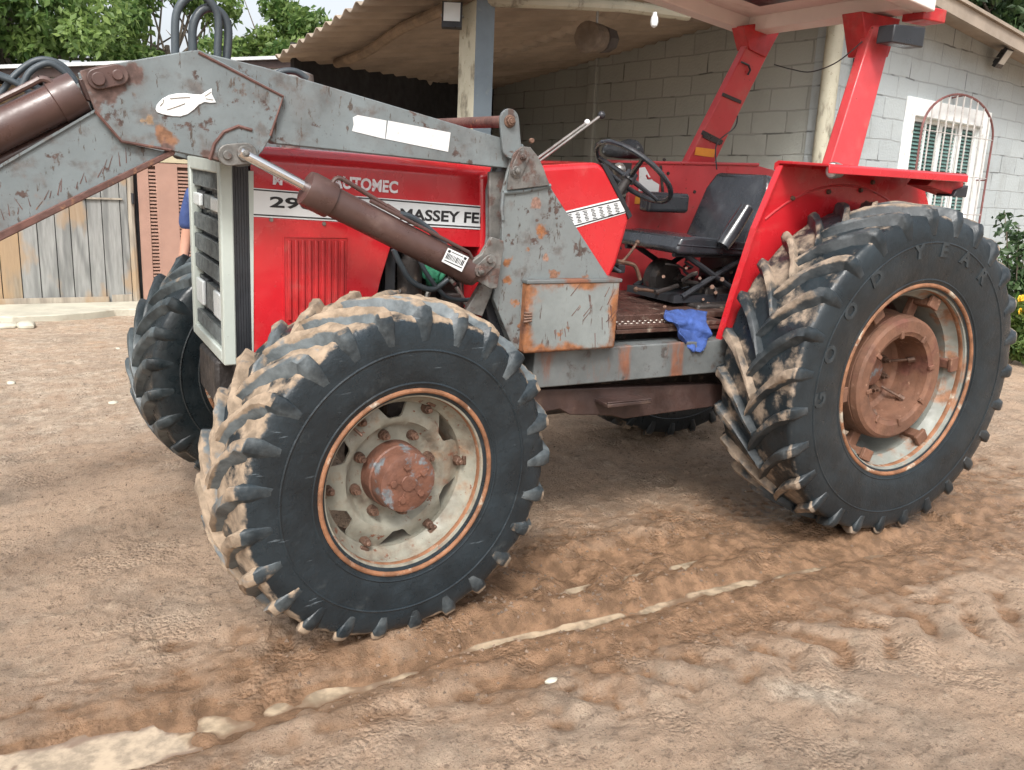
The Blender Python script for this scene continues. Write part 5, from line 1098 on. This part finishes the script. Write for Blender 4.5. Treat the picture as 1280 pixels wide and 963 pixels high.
for i in range(160):
    y = 2.5+4.6*i/159; a, b = eave(y), wtop(y); p = a+(b-a)*.505; dz = .022*math.sin(2*math.pi*y/.177); vs += [(p.x, y, p.z+dz+.036), (p.x+.16, y, p.z+dz+.020)]
sj.add(vs, [(2*i, 2*i+1, 2*i+3, 2*i+2) for i in range(159)]); o = bpart('sheet_overlap', sj, m_fibro_r); s_ = o.modifiers.new('thick', 'SOLIDIFY'); s_.thickness = .006
cbm = MB(); cbm.tube([WD(560, -6, 5.9), WD(620, 1, 5.9), WD(700, 4, 5.95), WD(780, 8, 6.1), WD(860, 19, 6.4)], .042, 10); bpart('front_beam', cbm, m_cream)
# boarded end of the carport, coloured near-black in place of its deep shade
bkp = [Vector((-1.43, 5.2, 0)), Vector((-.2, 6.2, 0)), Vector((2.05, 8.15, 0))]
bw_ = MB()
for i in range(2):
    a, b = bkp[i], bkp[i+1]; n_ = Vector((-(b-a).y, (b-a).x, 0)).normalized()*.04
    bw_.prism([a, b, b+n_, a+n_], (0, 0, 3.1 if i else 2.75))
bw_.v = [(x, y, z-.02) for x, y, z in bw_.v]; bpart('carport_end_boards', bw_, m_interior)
# the square post carrying the front beam: cream face and blue-grey face
P0 = WD(595, 75, 6.0); pm = MB()
pst = MB(); pst.box((-.085, -.085, -.05), (.085, .085, 3.15))
pfc = MB(); pfc.box((.0, -.0, 0), (0.001, .001, .001))
o = pst.build('carport_post', [m_cream, m_blue], bld, smooth=False)
for pl in o.data.polygons:
    n_ = pl.normal; pl.material_index = 1 if (n_.x > .5 or n_.y > .5) else 0
o.location = (P0.x-CC.x, P0.y-CC.y, 0); o.rotation_euler = (0, 0, R_(-75))

# floodlights, bulb, drum lamp
def floodlight(loc, rz_, tilt, label, s=1.0):
    f = MB(); f.box((-.11*s, -.012, -.14*s), (.11*s, .03, .14*s)); 
    for k in range(6): f.box((-.09*s+k*.034*s, .03, -.10*s), (-.082*s+k*.034*s, .05, .10*s))
    root = empty('floodlight', label, 'floodlight', loc, rz_)
    b = f.build('housing', m_plastic, root, .006); b.rotation_euler = (tilt, 0, 0)
    g = MB(); g.box((-.09*s, -.016, -.075*s), (.09*s, -.011, .125*s)); g.build('lens', m_glass, b)
    k_ = MB(); k_.tube([(-.115*s, .01, 0), (-.125*s, .07, 0), (.125*s, .07, 0), (.115*s, .01, 0)], .006, 6); k_.build('bracket', m_steel, root)
    return root
fl1 = floodlight(P0+Vector((-.17, -.13, 0)) if False else WD(565, 19, 5.82), R_(-28), R_(-12), 'black floodlight with pale glass beside the top of the carport post', .62)
fl2 = floodlight(WP(1240, 76, CC, AZR)+Vector((-.05, -.16, 0)), R_(10), R_(30), 'black floodlight under the sloping roof edge above the barred window', .75)
rbx = MB(); rbx.tube([(0, .05, 0), (-.02, .16, .06)], .02, 8)
bl = MB(); c = WD(818, 26, 6.0); bl.tube([(0,0,.055), (0,0,.035), (0,0,.02), (0,0,-.01), (0,0,-.035), (0,0,-.047)], [.014, .016, .024, .028, .022, .008], 18); o = bl.build('light_bulb', m_white); o.location = c; tag(o, 'white light bulb hanging at the end of the cream beam', 'light bulb')
lmp = empty('drum_lamp', 'dusty brown drum shaped lamp hung under the carport roof', 'ceiling lamp', WD(745, 48, 6.6))
m_dl = mat('dusty_brown_metal', (.15, .115, .085), .8, var=.25, vscale=12, bump=.3)
a = CR.copy(); 
dm = MB(); ax_ = (MT.to_3x3() @ CR).normalized()*.62+(MT.to_3x3() @ CF).normalized()*.78+Vector((0, 0, .22)); ax_.normalize()
dm.tube([-ax_*.13, -ax_*.125, ax_*.03], [.10, .115, .105], 18); dm.build('drum', m_dl, lmp, smooth=False)
dm = MB(); dm.tube([ax_*.035, ax_*.06, ax_*.19, ax_*.20], [.07, .105, .09, .05], 8); dm.build('cap', mat('sooty_brown_metal', (.06, .05, .045), .8), lmp, smooth=False)
dm = MB(); dm.tube([(0, 0, .09), (0, 0, .35)], .01, 6); dm.build('hanger', m_steel, lmp)

# ---- low wooden shed on the far side of the yard
shd = empty('wooden_shed', 'low shed of weathered grey boards with louvred brown doors under a thin metal roof', 'shed', (-3.2, 8.5, 0))
def spart(name, mb, m, bevel=0, parent=None, **k):
    o = mb.build(name, m, shd if parent is None else parent, bevel, **k)
    if parent is None: o.location = (3.2, -8.5, 0)
    return o
def wood(name, c, c2, sc_=1.0):
    m = bpy.data.materials.new(name); m.use_nodes = True; t = m.node_tree; N = t.nodes; L = t.links; P = N['Principled BSDF']; P.inputs['Roughness'].default_value = .85
    tc = N.new('ShaderNodeTexCoord'); mp = N.new('ShaderNodeMapping'); mp.inputs['Scale'].default_value = (7*sc_, 7*sc_, .9*sc_); L.new(tc.outputs['Object'], mp.inputs[0])
    oi = N.new('ShaderNodeObjectInfo'); va = N.new('ShaderNodeVectorMath'); va.operation = 'MULTIPLY_ADD'; L.new(oi.outputs['Random'], va.inputs[0]); va.inputs[1].default_value = (31, 17, 23); L.new(mp.outputs[0], va.inputs[2])
    n1 = N.new('ShaderNodeTexNoise'); n1.inputs['Scale'].default_value = .55; n1.inputs['Detail'].default_value = 2; n1.inputs['Distortion'].default_value = .4; L.new(va.outputs[0], n1.inputs['Vector'])
    mu = N.new('ShaderNodeMath'); mu.operation = 'MULTIPLY'; mu.inputs[1].default_value = 34; L.new(n1.outputs['Fac'], mu.inputs[0]); sn = N.new('ShaderNodeMath'); sn.operation = 'SINE'; L.new(mu.outputs[0], sn.inputs[0])
    mr = N.new('ShaderNodeMapRange'); mr.inputs[1].default_value = -1; mr.inputs[2].default_value = 1; L.new(sn.outputs[0], mr.inputs[0])
    n2 = N.new('ShaderNodeTexNoise'); n2.inputs['Scale'].default_value = 6; n2.inputs['Detail'].default_value = 6; L.new(mp.outputs[0], n2.inputs['Vector'])
    mx = N.new('ShaderNodeMix'); mx.data_type = 'RGBA'; L.new(mr.outputs[0], mx.inputs[0]); mx.inputs[6].default_value = (*c, 1); mx.inputs[7].default_value = (*c2, 1)
    m2 = N.new('ShaderNodeMix'); m2.data_type = 'RGBA'; m2.blend_type = 'MULTIPLY'; m2.inputs[0].default_value = .55; L.new(mx.outputs[2], m2.inputs[6]); L.new(n2.outputs['Fac'], m2.inputs[7])
    m3 = N.new('ShaderNodeMix'); m3.data_type = 'RGBA'; m3.blend_type = 'MULTIPLY'; m3.inputs[0].default_value = 1; L.new(m2.outputs[2], m3.inputs[6]); m3.inputs[7].default_value = (1.35, 1.35, 1.35, 1)
    np_ = N.new('ShaderNodeTexNoise'); np_.inputs['Scale'].default_value = 1.1; np_.inputs['Detail'].default_value = 5; mq = N.new('ShaderNodeMapping'); mq.inputs['Scale'].default_value = (1.6, 1, .7); mq.inputs['Location'].default_value = (3.3, 0, 1.2); L.new(tc.outputs['Object'], mq.inputs[0]); L.new(mq.outputs[0], np_.inputs['Vector'])
    rp_ = N.new('ShaderNodeMapRange'); rp_.inputs[1].default_value = .53; rp_.inputs[2].default_value = .58; rp_.inputs[4].default_value = .75; L.new(np_.outputs['Fac'], rp_.inputs[0])
    m5 = N.new('ShaderNodeMix'); m5.data_type = 'RGBA'; L.new(rp_.outputs[0], m5.inputs[0]); L.new(m3.outputs[2], m5.inputs[6]); m5.inputs[7].default_value = (.33, .225, .13, 1)
    L.new(m5.outputs[2], P.inputs['Base Color'])
    b = N.new('ShaderNodeBump'); b.inputs['Strength'].default_value = .4; b.inputs['Distance'].default_value = .01; L.new(n2.outputs['Fac'], b.inputs['Height']); L.new(b.outputs[0], P.inputs['Normal']); return m
m_wood = wood('weathered_grey_board', (.26, .265, .255), (.165, .17, .165))
m_wood2 = wood('ochre_worn_board', (.30, .235, .155), (.24, .20, .15))
m_wood3 = wood('pale_board', (.36, .32, .26), (.27, .235, .19))
m_pink = mat('faded_brown_shutter_paint', (.36, .215, .165), .7, var=.08, vscale=3, bump=.1)
m_slot = mat('dark_louvre_gap', (.10, .055, .04), .9, bump=0)
YW = 8.5
base = MB()
xd = WY(168, 300, YW).x
rn = random.Random(12); x = -6.6; k = 0
while x < xd-.06:
    wv = rn.uniform(.13, .26); x1 = min(x+wv, xd-.05); b_ = MB(); dz = rn.uniform(-.02, .03)
    b_.box((x+.004, YW+rn.uniform(-.006, .008), .02+dz), (x1-.004, YW+.025, 2.45))
    m_ = m_wood2 if (-4.1 < (x+x1)/2 < -3.6) else (m_wood3 if rn.random() < .12 else m_wood)
    o = spart('wall_board', b_, m_, .003); x = x1; k += 1
bb_ = MB(); bb_.box((-6.6, YW+.03, .0), (0.3, YW+.06, 2.5)); spart('wall_backing', bb_, m_interior)
for (xa_, xb_, za_, zb_) in ((-4.0, -2.75, .05, .17), (-2.72, xd-.06, .07, .19), (-6.5, -4.03, .05, .16)):
    b_ = MB(); b_.box((xa_, YW-.035, za_), (xb_, YW-.008, zb_)); spart('ledger_board', b_, m_wood3, .003)
b_ = MB(); b_.box((-3.35, YW-.03, 1.28), (-2.55, YW-.009, 1.30)); spart('door_rail', b_, m_wood3)
pst2 = MB(); pst2.tube([(xd-.01, YW-.03, 0), (xd-.02, YW-.03, 1.1), (xd+.0, YW-.03, 2.45)], [.04, .036, .038], 8); spart('door_post', pst2, m_wood3)
hg = MB(); hg.cyl((xd, YW-.08, 1.24), (xd, YW-.08, 1.36), .018, .018, 8); spart('hinge', hg, m_plastic)
# louvred doors
xq = WY(172, 300, YW).x; ztop = WY(200, 204, YW).z
xcur = xq+.03
for dn in range(2):
    wdt = .56; x0, x1 = xcur, xcur+wdt
    d_ = MB(); d_.box((x0, YW-.02, .04), (x0+.12, YW+.02, ztop)); d_.box((x0+.12, YW-.02, .04), (x0+.20, YW+.02, .25)); d_.box((x0+.12, YW-.02, ztop-.04), (x0+.20, YW+.02, ztop)); d_.box((x0+.20, YW-.02, .04), (x0+.44, YW+.02, ztop)); d_.box((x0+.36+.08, YW-.02, .04), (x1, YW+.02, .25)); d_.box((x0+.44, YW-.02, ztop-.04), (x1, YW+.02, ztop))
    o = spart('louvred_door', d_, m_pink, .003)
    for a in (.12, .44):
        s2_ = MB(); n2_ = 34
        for j in range(n2_):
            z = .27+(ztop-.33)*j/n2_; s2_.box((x0+a, YW-.012, z), (x0+a+(.08 if a < .2 else .12), YW+.012, z+(ztop-.33)/n2_*.55))
        s2_.build('door_slats', m_pink, o)
    s3 = MB(); s3.box((x0+.1, YW+.02, .05), (x1, YW+.026, ztop)); s3.build('door_backing', m_slot, o)
    xcur = x1+.01
for k in range(8):
    b_ = MB(); x0 = xcur+k*.2; b_.box((x0+.004, YW, .02), (x0+.196, YW+.025, ztop)); spart('wall_board', b_, m_wood, .003)
ln = MB(); ln.box((xq-.02, YW-.03, ztop+.006), (xcur+1.6, YW-.001, ztop+.13)); spart('lintel', ln, mat('cream_lintel', (.50, .44, .30), .7, var=.1), .004)
# roof
zr0, zr1 = WY(-60, 83, 7.85).z, WY(375, 69, 7.85).z; xr0, xr1 = WY(-60, 83, 7.85).x, WY(375, 69, 7.85).x
sl3 = (zr1-zr0)/(xr1-xr0); zz = lambda x: zr0+sl3*(x-xr0)
rf_ = MB(); xA, xB = -6.9, .35
rf_.prism([(xA, 7.85, zz(xA)-.035), (xB, 7.85, zz(xB)-.035), (xB, 7.85, zz(xB)), (xA, 7.85, zz(xA))], (0, 3.0, -.15)); spart('roof', rf_, m_alu)
rf_ = MB(); rf_.prism([(xA, 7.90, zz(xA)-.13), (xB, 7.90, zz(xB)-.13), (xB, 7.90, zz(xB)-.04), (xA, 7.90, zz(xA)-.04)], (0, .05, 0)); spart('eave_shadow_strip', rf_, m_frame)  # dark strip standing in for the shadow gap under the roof edge
rf_ = MB(); rf_.box((xA, 8.40, 2.26), (xB, 8.48, 2.44)); spart('wall_plate', rf_, m_wood2, .005)
# kerb slab in front of the shed and loose stones
m_conc = mat('pale_concrete', (.46, .44, .36), .85, var=.12, vscale=4, bump=.3, bscale=30, layers=[dict(col=(.25, .2, .15), scale=3, lo=.55, hi=.75, amt=.6)])
slb = MB(); pts = []; rn = random.Random(8)
gz = lambda x, y: float(ground_h(x, y))
front = [(x, 7.72+.16*math.sin(x*2.1)+rn.uniform(-.06, .06)) for x in np.linspace(-6.5, -2.35, 22)]
slb.prism([(x, y, .02) for x, y in front]+[(-2.35, YW-.04, .02), (-6.5, YW-.04, .02)], (0, 0, .09)); o = slb.build('concrete_slab', m_conc, None, .012); tag(o, 'broken pale concrete slab along the foot of the wooden shed', 'slab')
def stone(px, py, r, label, sc3=(1, .8, .45), group=None):
    p = WZ(px, py, .04); m_ = MB(); rn2 = random.Random(px); nn = 14; vs = []
    m_.ball((0, 0, 0), r, nn, sc3); m_.v = [(x*(1+.18*math.sin(3*x/r+px)+.1*math.sin(7*y/r)), y*(1+.15*math.sin(4*z/r+py)), z) for x, y, z in m_.v]
    o = m_.build('stone', m_conc); o.location = (p.x, p.y, gz(p.x, p.y)+r*sc3[2]*.4); tag(o, label, 'stone'); return o
stone(33, 410, .105, 'pale rounded stone lying in front of the concrete slab')
stone(6, 410, .12, 'flat pale stone at the left edge of the yard', (1, .7, .3))
for i, (px, py, r, l) in enumerate([(14, 480, .035, 'small dark stone on the dry ground left of the far front wheel'), (142, 506, .03, 'small brown stone nearest the tread of the far front wheel'), (148, 437, .02, 'tiny stone below the concrete slab corner')]): stone(px, py, r, l)
stone(690, 842, .022, 'small pale pebble in the mud at the bottom centre', (1, .6, .5))

# ---- person, mostly hidden behind the radiator grille
m_skin = mat('skin', (.42, .22, .15), .55, var=.08, bump=.05)
m_shirt = mat('blue_shirt', (.035, .06, .17), .9, var=.2, vscale=8, bump=.4, bscale=60)
m_jean = mat('dark_trousers', (.03, .035, .05), .9, var=.2, bump=.3)
m_hair = mat('dark_hair', (.02, .015, .012), .7, bump=.4)
def skin_mesh(name, verts, edges, radii, m, parent, root=0, lvl=2):
    me = bpy.data.meshes.new(name); me.from_pydata(verts, edges, []); o = bpy.data.objects.new(name, me); COL.objects.link(o); me.materials.append(m)
    s_ = o.modifiers.new('skin', 'SKIN'); s_.use_smooth_shade = True
    if not me.skin_vertices: 
        pass
    sv = me.skin_vertices[0].data if me.skin_vertices else None
    if sv:
        for i, r in enumerate(radii): sv[i].radius = (r, r) if not isinstance(r, tuple) else r
        sv[root].use_root = True
    ss = o.modifiers.new('sub', 'SUBSURF'); ss.levels = lvl; ss.render_levels = lvl
    o.parent = parent; return o
def person(loc, rz_):
    root = empty('person', 'person in a blue shirt standing behind the radiator grille, arm hanging down', 'person', loc, rz_)
    V = [(0, 0, .95), (0, 0, 1.12), (0, -.01, 1.30), (0, -.01, 1.42), (0, -.02, 1.49), (0, -.035, 1.56), (0, -.035, 1.66), (0, -.03, 1.74)]
    E = [(0, 1), (1, 2), (2, 3), (3, 4), (4, 5), (5, 6), (6, 7)]; Rr = [(.15, .11), (.145, .10), (.165, .11), (.08, .07), (.040, .042), (.078, .095), (.098, .118), (.065, .08)]
    V += [(0, -.150, 1.645), (0, -.165, 1.63)]; E += [(6, 8), (8, 9)]; Rr += [.02, .013]
    for s in (-1, 1):
        b = len(V); V += [(s*.17, 0, 1.40), (s*.23, -.01, 1.12), (s*.25, -.09, .90), (s*.25, -.12, .84)]; E += [(2, b), (b, b+1), (b+1, b+2), (b+2, b+3)]; Rr += [.058, .040, .027, .03]
        # hand: palm and fingers
        b3 = len(V); V += [(s*.25, -.14, .78)]; E += [(b+3, b3)]; Rr += [.026]
        for k in range(4):
            f0 = len(V); V += [(s*(.25), -.165+.02*k, .735), (s*.245, -.165+.02*k, .70-.006*(k in (1, 2)))]; E += [(b3, f0), (f0, f0+1)]; Rr += [.009, .0075]
        f0 = len(V); V += [(s*.235, -.185, .80), (s*.23, -.20, .765)]; E += [(b3, f0), (f0, f0+1)]; Rr += [.011, .009]
        b = len(V); V += [(s*.095, 0, .90), (s*.11, -.01, .50), (s*.115, .01, .10), (s*.12, -.11, .04)]; E += [(0, b), (b, b+1), (b+1, b+2), (b+2, b+3)]; Rr += [.085, .058, .042, .038]
    body = skin_mesh('body', V, E, Rr, m_skin, root)
    # clothing: shirt with short sleeves, trousers, hair, shoes
    V = [(0, 0, .86), (0, 0, .98), (0, 0, 1.12), (0, -.01, 1.30), (0, -.01, 1.44)]; E = [(0, 1), (1, 2), (2, 3), (3, 4)]; Rr = [(.205, .165), (.195, .155), (.18, .135), (.195, .14), (.10, .09)]
    for s in (-1, 1):
        b = len(V); V += [(s*.18, 0, 1.40), (s*.225, -.005, 1.17)]; E += [(3, b), (b, b+1)]; Rr += [.080, .066]
    skin_mesh('shirt', V, E, Rr, m_shirt, root)
    V = [(0, 0, .92), (0, 0, 1.02)]; E = [(0, 1)]; Rr = [(.16, .13), (.15, .12)]
    for s in (-1, 1):
        b = len(V); V += [(s*.095, 0, .78), (s*.11, -.01, .50), (s*.115, .01, .09)]; E += [(0, b), (b, b+1), (b+1, b+2)]; Rr += [.10, .078, .062]
    skin_mesh('trousers', V, E, Rr, m_jean, root)
    h = MB(); h.ball((0, -.015, 1.685), .105, 20, (.88, 1.08, .98)); h.v = [(x, max(y, -.075) if z < 1.70 else y, max(z, 1.62)) for x, y, z in h.v]; h.v = [(x, y+.02, z) for x, y, z in h.v]; h.build('hair', m_hair, root)
    for s in (-1, 1):
        e = MB(); e.ball((s*.033, -.128, 1.668), .011, 10); e.build('eye', m_plastic, root)
    e = MB(); e.ball((0, -.131, 1.595), .02, 10, (1, .35, .25)); e.build('mouth', mat('lips', (.30, .12, .10), .5), root)
    for s in (-1, 1):
        f = MB(); f.ball((s*.12, -.06, .045), .07, 14, (.62, 1.75, .62)); f.build('shoe', m_plastic, root)
    return root
pp_ = WD(236, 250, 5.6); person((pp_.x+.20, pp_.y, gz(pp_.x, pp_.y)), R_(-25))

# ================================================================== PLANTS
def leafmat(name, c, c2, trans=.25):
    m = bpy.data.materials.new(name); m.use_nodes = True; t = m.node_tree; N = t.nodes; L = t.links; P = N['Principled BSDF']; P.inputs['Roughness'].default_value = .5
    a = N.new('ShaderNodeAttribute'); a.attribute_name = 'tone'; mx = N.new('ShaderNodeMix'); mx.data_type = 'RGBA'; L.new(a.outputs['Fac'], mx.inputs[0]); mx.inputs[6].default_value = (*c, 1); mx.inputs[7].default_value = (*c2, 1)
    L.new(mx.outputs[2], P.inputs['Base Color']); tr_ = N.new('ShaderNodeBsdfTranslucent'); L.new(mx.outputs[2], tr_.inputs['Color']); ms = N.new('ShaderNodeMixShader'); ms.inputs[0].default_value = trans
    L.new(P.outputs[0], ms.inputs[1]); L.new(tr_.outputs[0], ms.inputs[2]); L.new(ms.outputs[0], N['Material Output'].inputs[0]); return m
m_leaf = leafmat('light_green_leaves', (.07, .14, .035), (.28, .38, .11), .5)
m_leafd = leafmat('dark_green_leaves', (.025, .055, .022), (.085, .145, .05), .3)
m_bark = mat('bark', (.13, .105, .08), .9, var=.3, vscale=8, bump=.5, bscale=20)
def leaves(name, clumps, per, size, m, parent, seed, asp=.5):
    rg_ = np.random.default_rng(seed); V = []; F = []; tone = []
    for (c, r, dn) in clumps:
        n = int(per*dn); d = rg_.normal(size=(n, 3)); d /= np.linalg.norm(d, axis=1)[:, None]; rr_ = r*rg_.uniform(.25, 1.0, n)**.6
        P = np.array(c)+d*rr_[:, None]*np.array([1, 1, .8])
        ax_ = rg_.normal(size=(n, 3)); ax_[:, 2] -= .5; ax_ /= np.linalg.norm(ax_, axis=1)[:, None]; o_ = np.cross(ax_, rg_.normal(size=(n, 3))); o_ /= np.linalg.norm(o_, axis=1)[:, None]; nn = np.cross(ax_, o_)
        s = size*rg_.uniform(.6, 1.3, n)[:, None]; b = len(V); q0 = P; q1 = P+ax_*s*.45+o_*s*asp*.5+nn*s*.05; q2 = P+ax_*s; q3 = P+ax_*s*.45-o_*s*asp*.5+nn*s*.05
        A = np.stack([q0, q1, q2, q3], 1).reshape(-1, 3); V += A.tolist(); F += [(b+4*i, b+4*i+1, b+4*i+2, b+4*i+3) for i in range(n)]
        tn = np.clip(rg_.normal(.4, .25, n)+rg_.normal(0, .12), 0, 1); tone += np.repeat(tn, 4).tolist()
    me = bpy.data.meshes.new(name); me.from_pydata(V, [], F); me.materials.append(m); a = me.attributes.new('tone', 'FLOAT', 'POINT'); a.data.foreach_set('value', np.array(tone, np.float32))
    o = bpy.data.objects.new(name, me); COL.objects.link(o); o.parent = parent; return o
def tree(name, label, loc, h, cr_w, nclump, per, size, m, seed, group='trees beyond the shed', cat='tree', z0=.45, asp=.5, twigs=0):
    rn2 = random.Random(seed); root = empty(name, label, cat, loc, 0, group)
    tb_ = MB(); top = Vector((rn2.uniform(-.3, .3), rn2.uniform(-.3, .3), h*.72)); tb_.tube(smooth_path([(0, 0, -.2), (rn2.uniform(-.1, .1), 0, h*.3), (top.x*.6, top.y, h*.55), top], 4), [.16*(1-.8*i/12) for i in range(13)], 8)
    cl = []
    for i in range(nclump):
        t = rn2.random(); a = rn2.uniform(0, 6.283); zz_ = h*(z0+(1-z0)*rn2.random()); pr_ = math.sin(math.pi*min(.97, max(.12, (zz_/h-z0)/(1-z0)*.85+.12))); rr_ = cr_w*pr_*math.sqrt(rn2.uniform(.05, 1))
        c = (rr_*math.cos(a), rr_*math.sin(a), zz_); r = rn2.uniform(.25, .55)*cr_w*.5; cl.append((c, r, rn2.uniform(.6, 1.2)))
        if i % 2 == 0: s = top*rn2.uniform(.5, 1); tb_.tube([s, (s+Vector(c))/2+Vector((0, 0, -.1)), Vector(c)], [.04, .025, .008], 5)
    for i in range(twigs):
        a = rn2.uniform(0, 6.28); s = Vector((cr_w*.3*math.cos(a), cr_w*.3*math.sin(a), h*.7)); e = s+Vector((rn2.uniform(-1.2, 1.2), rn2.uniform(-.6, .6), rn2.uniform(.4, 1.6))); tb_.tube([s, (s+e)/2+Vector((.05, 0, .1)), e], [.02, .012, .004], 5)
    tb_.build('trunk', m_bark, root); leaves('crown', cl, per, size, m, root, seed, asp); return root
GT = 'trees beyond the shed'
TL = [('light green bushy tree over the left end of the shed roof', -8.4, 12.5, 4.9, 2.0, 80, 1), ('light green tree second from the left above the shed roof', -6.0, 12.2, 5.2, 2.1, 90, 2),
      ('light green tree directly behind the tall pair of black hoses', -3.6, 12.4, 5.2, 2.0, 90, 3), ('thin sparse tree with bare twigs and white sky showing between leaves', -1.2, 13.2, 5.0, 1.6, 26, 4),
      ('small leafy tree right beside the corrugated carport eave', .8, 13.8, 4.6, 1.5, 34, 5)]
for (l, x, y, h, w_, nc, sd_) in TL: tree('broadleaf_tree', l, (x, y, 0), h, w_, nc, 520, .13, m_leaf, sd_, GT, z0=.36, twigs=14 if 'sparse' in l else 3)
for (l, x, y, h, w_, sd_) in [('dark green tree behind the window roof, nearer the canopy', 14.2, 10.0, 10.0, 2.9, 11), ('dark green tree behind the window roof at the right edge', 16.8, 8.8, 10.5, 3.2, 12)]:
    tree('broadleaf_tree', l, (x, y, 0), h, w_, 90, 420, .24, m_leafd, sd_, 'trees behind the block building', z0=.4)
# banana leaf in the gap
# shrub with glossy leaves and yellow flowers against the block wall
def shrub(loc, label, h, m, seed, flowers=False, size=.09, per=26, n=16):
    rn2 = random.Random(seed); root = empty('shrub' if not flowers else 'flowering_plant', label, 'shrub' if not flowers else 'flowers', loc); st_ = MB(); cl = []
    for i in range(n):
        a = rn2.uniform(0, 6.28); l = h*rn2.uniform(.5, 1); e = Vector((math.cos(a)*h*.28*rn2.random(), math.sin(a)*h*.28*rn2.random(), l)); st_.tube([(0, 0, 0), e*.5+Vector((.02, 0, .02)), e], [.010, .007, .004], 5)
        for t in (.45, .7, .95): p = e*t; cl.append(((p.x, p.y, p.z), .11, 1))
    st_.build('stem', m_bark, root); leaves('foliage', cl, per, size, m, root, seed, .55)
    if flowers:
        fm = mat('yellow_petals', (.75, .42, .03), .6, bump=0)
        for i in range(16):
            f = MB(); c = Vector((rn2.uniform(-.22, .22), rn2.uniform(-.2, 0), h*rn2.uniform(.75, 1.05)))
            for k in range(6): a = k*math.pi/3; f.ball((c.x+.022*math.cos(a), c.y-.01, c.z+.022*math.sin(a)), .016, 6, (1, .4, 1))
            f.build('flower', fm, root)
    return root
def gpt(px, py, d): p = WD(px, py, d); return (p.x, p.y, gz(p.x, p.y)-.02)
shrub(gpt(1274, 400, 9.2), 'tall leafy shrub against the grey wall at the right edge', 1.55, m_leafd, 21, n=24)
shrub(gpt(1272, 400, 8.8), 'low green plant with yellow flowers behind the rear tyre', .72, m_leaf, 22, True, n=18)
shrub(gpt(1300, 400, 8.6), 'leafy plant beside the yellow flowers, half outside the picture', .8, m_leaf, 23, n=16)
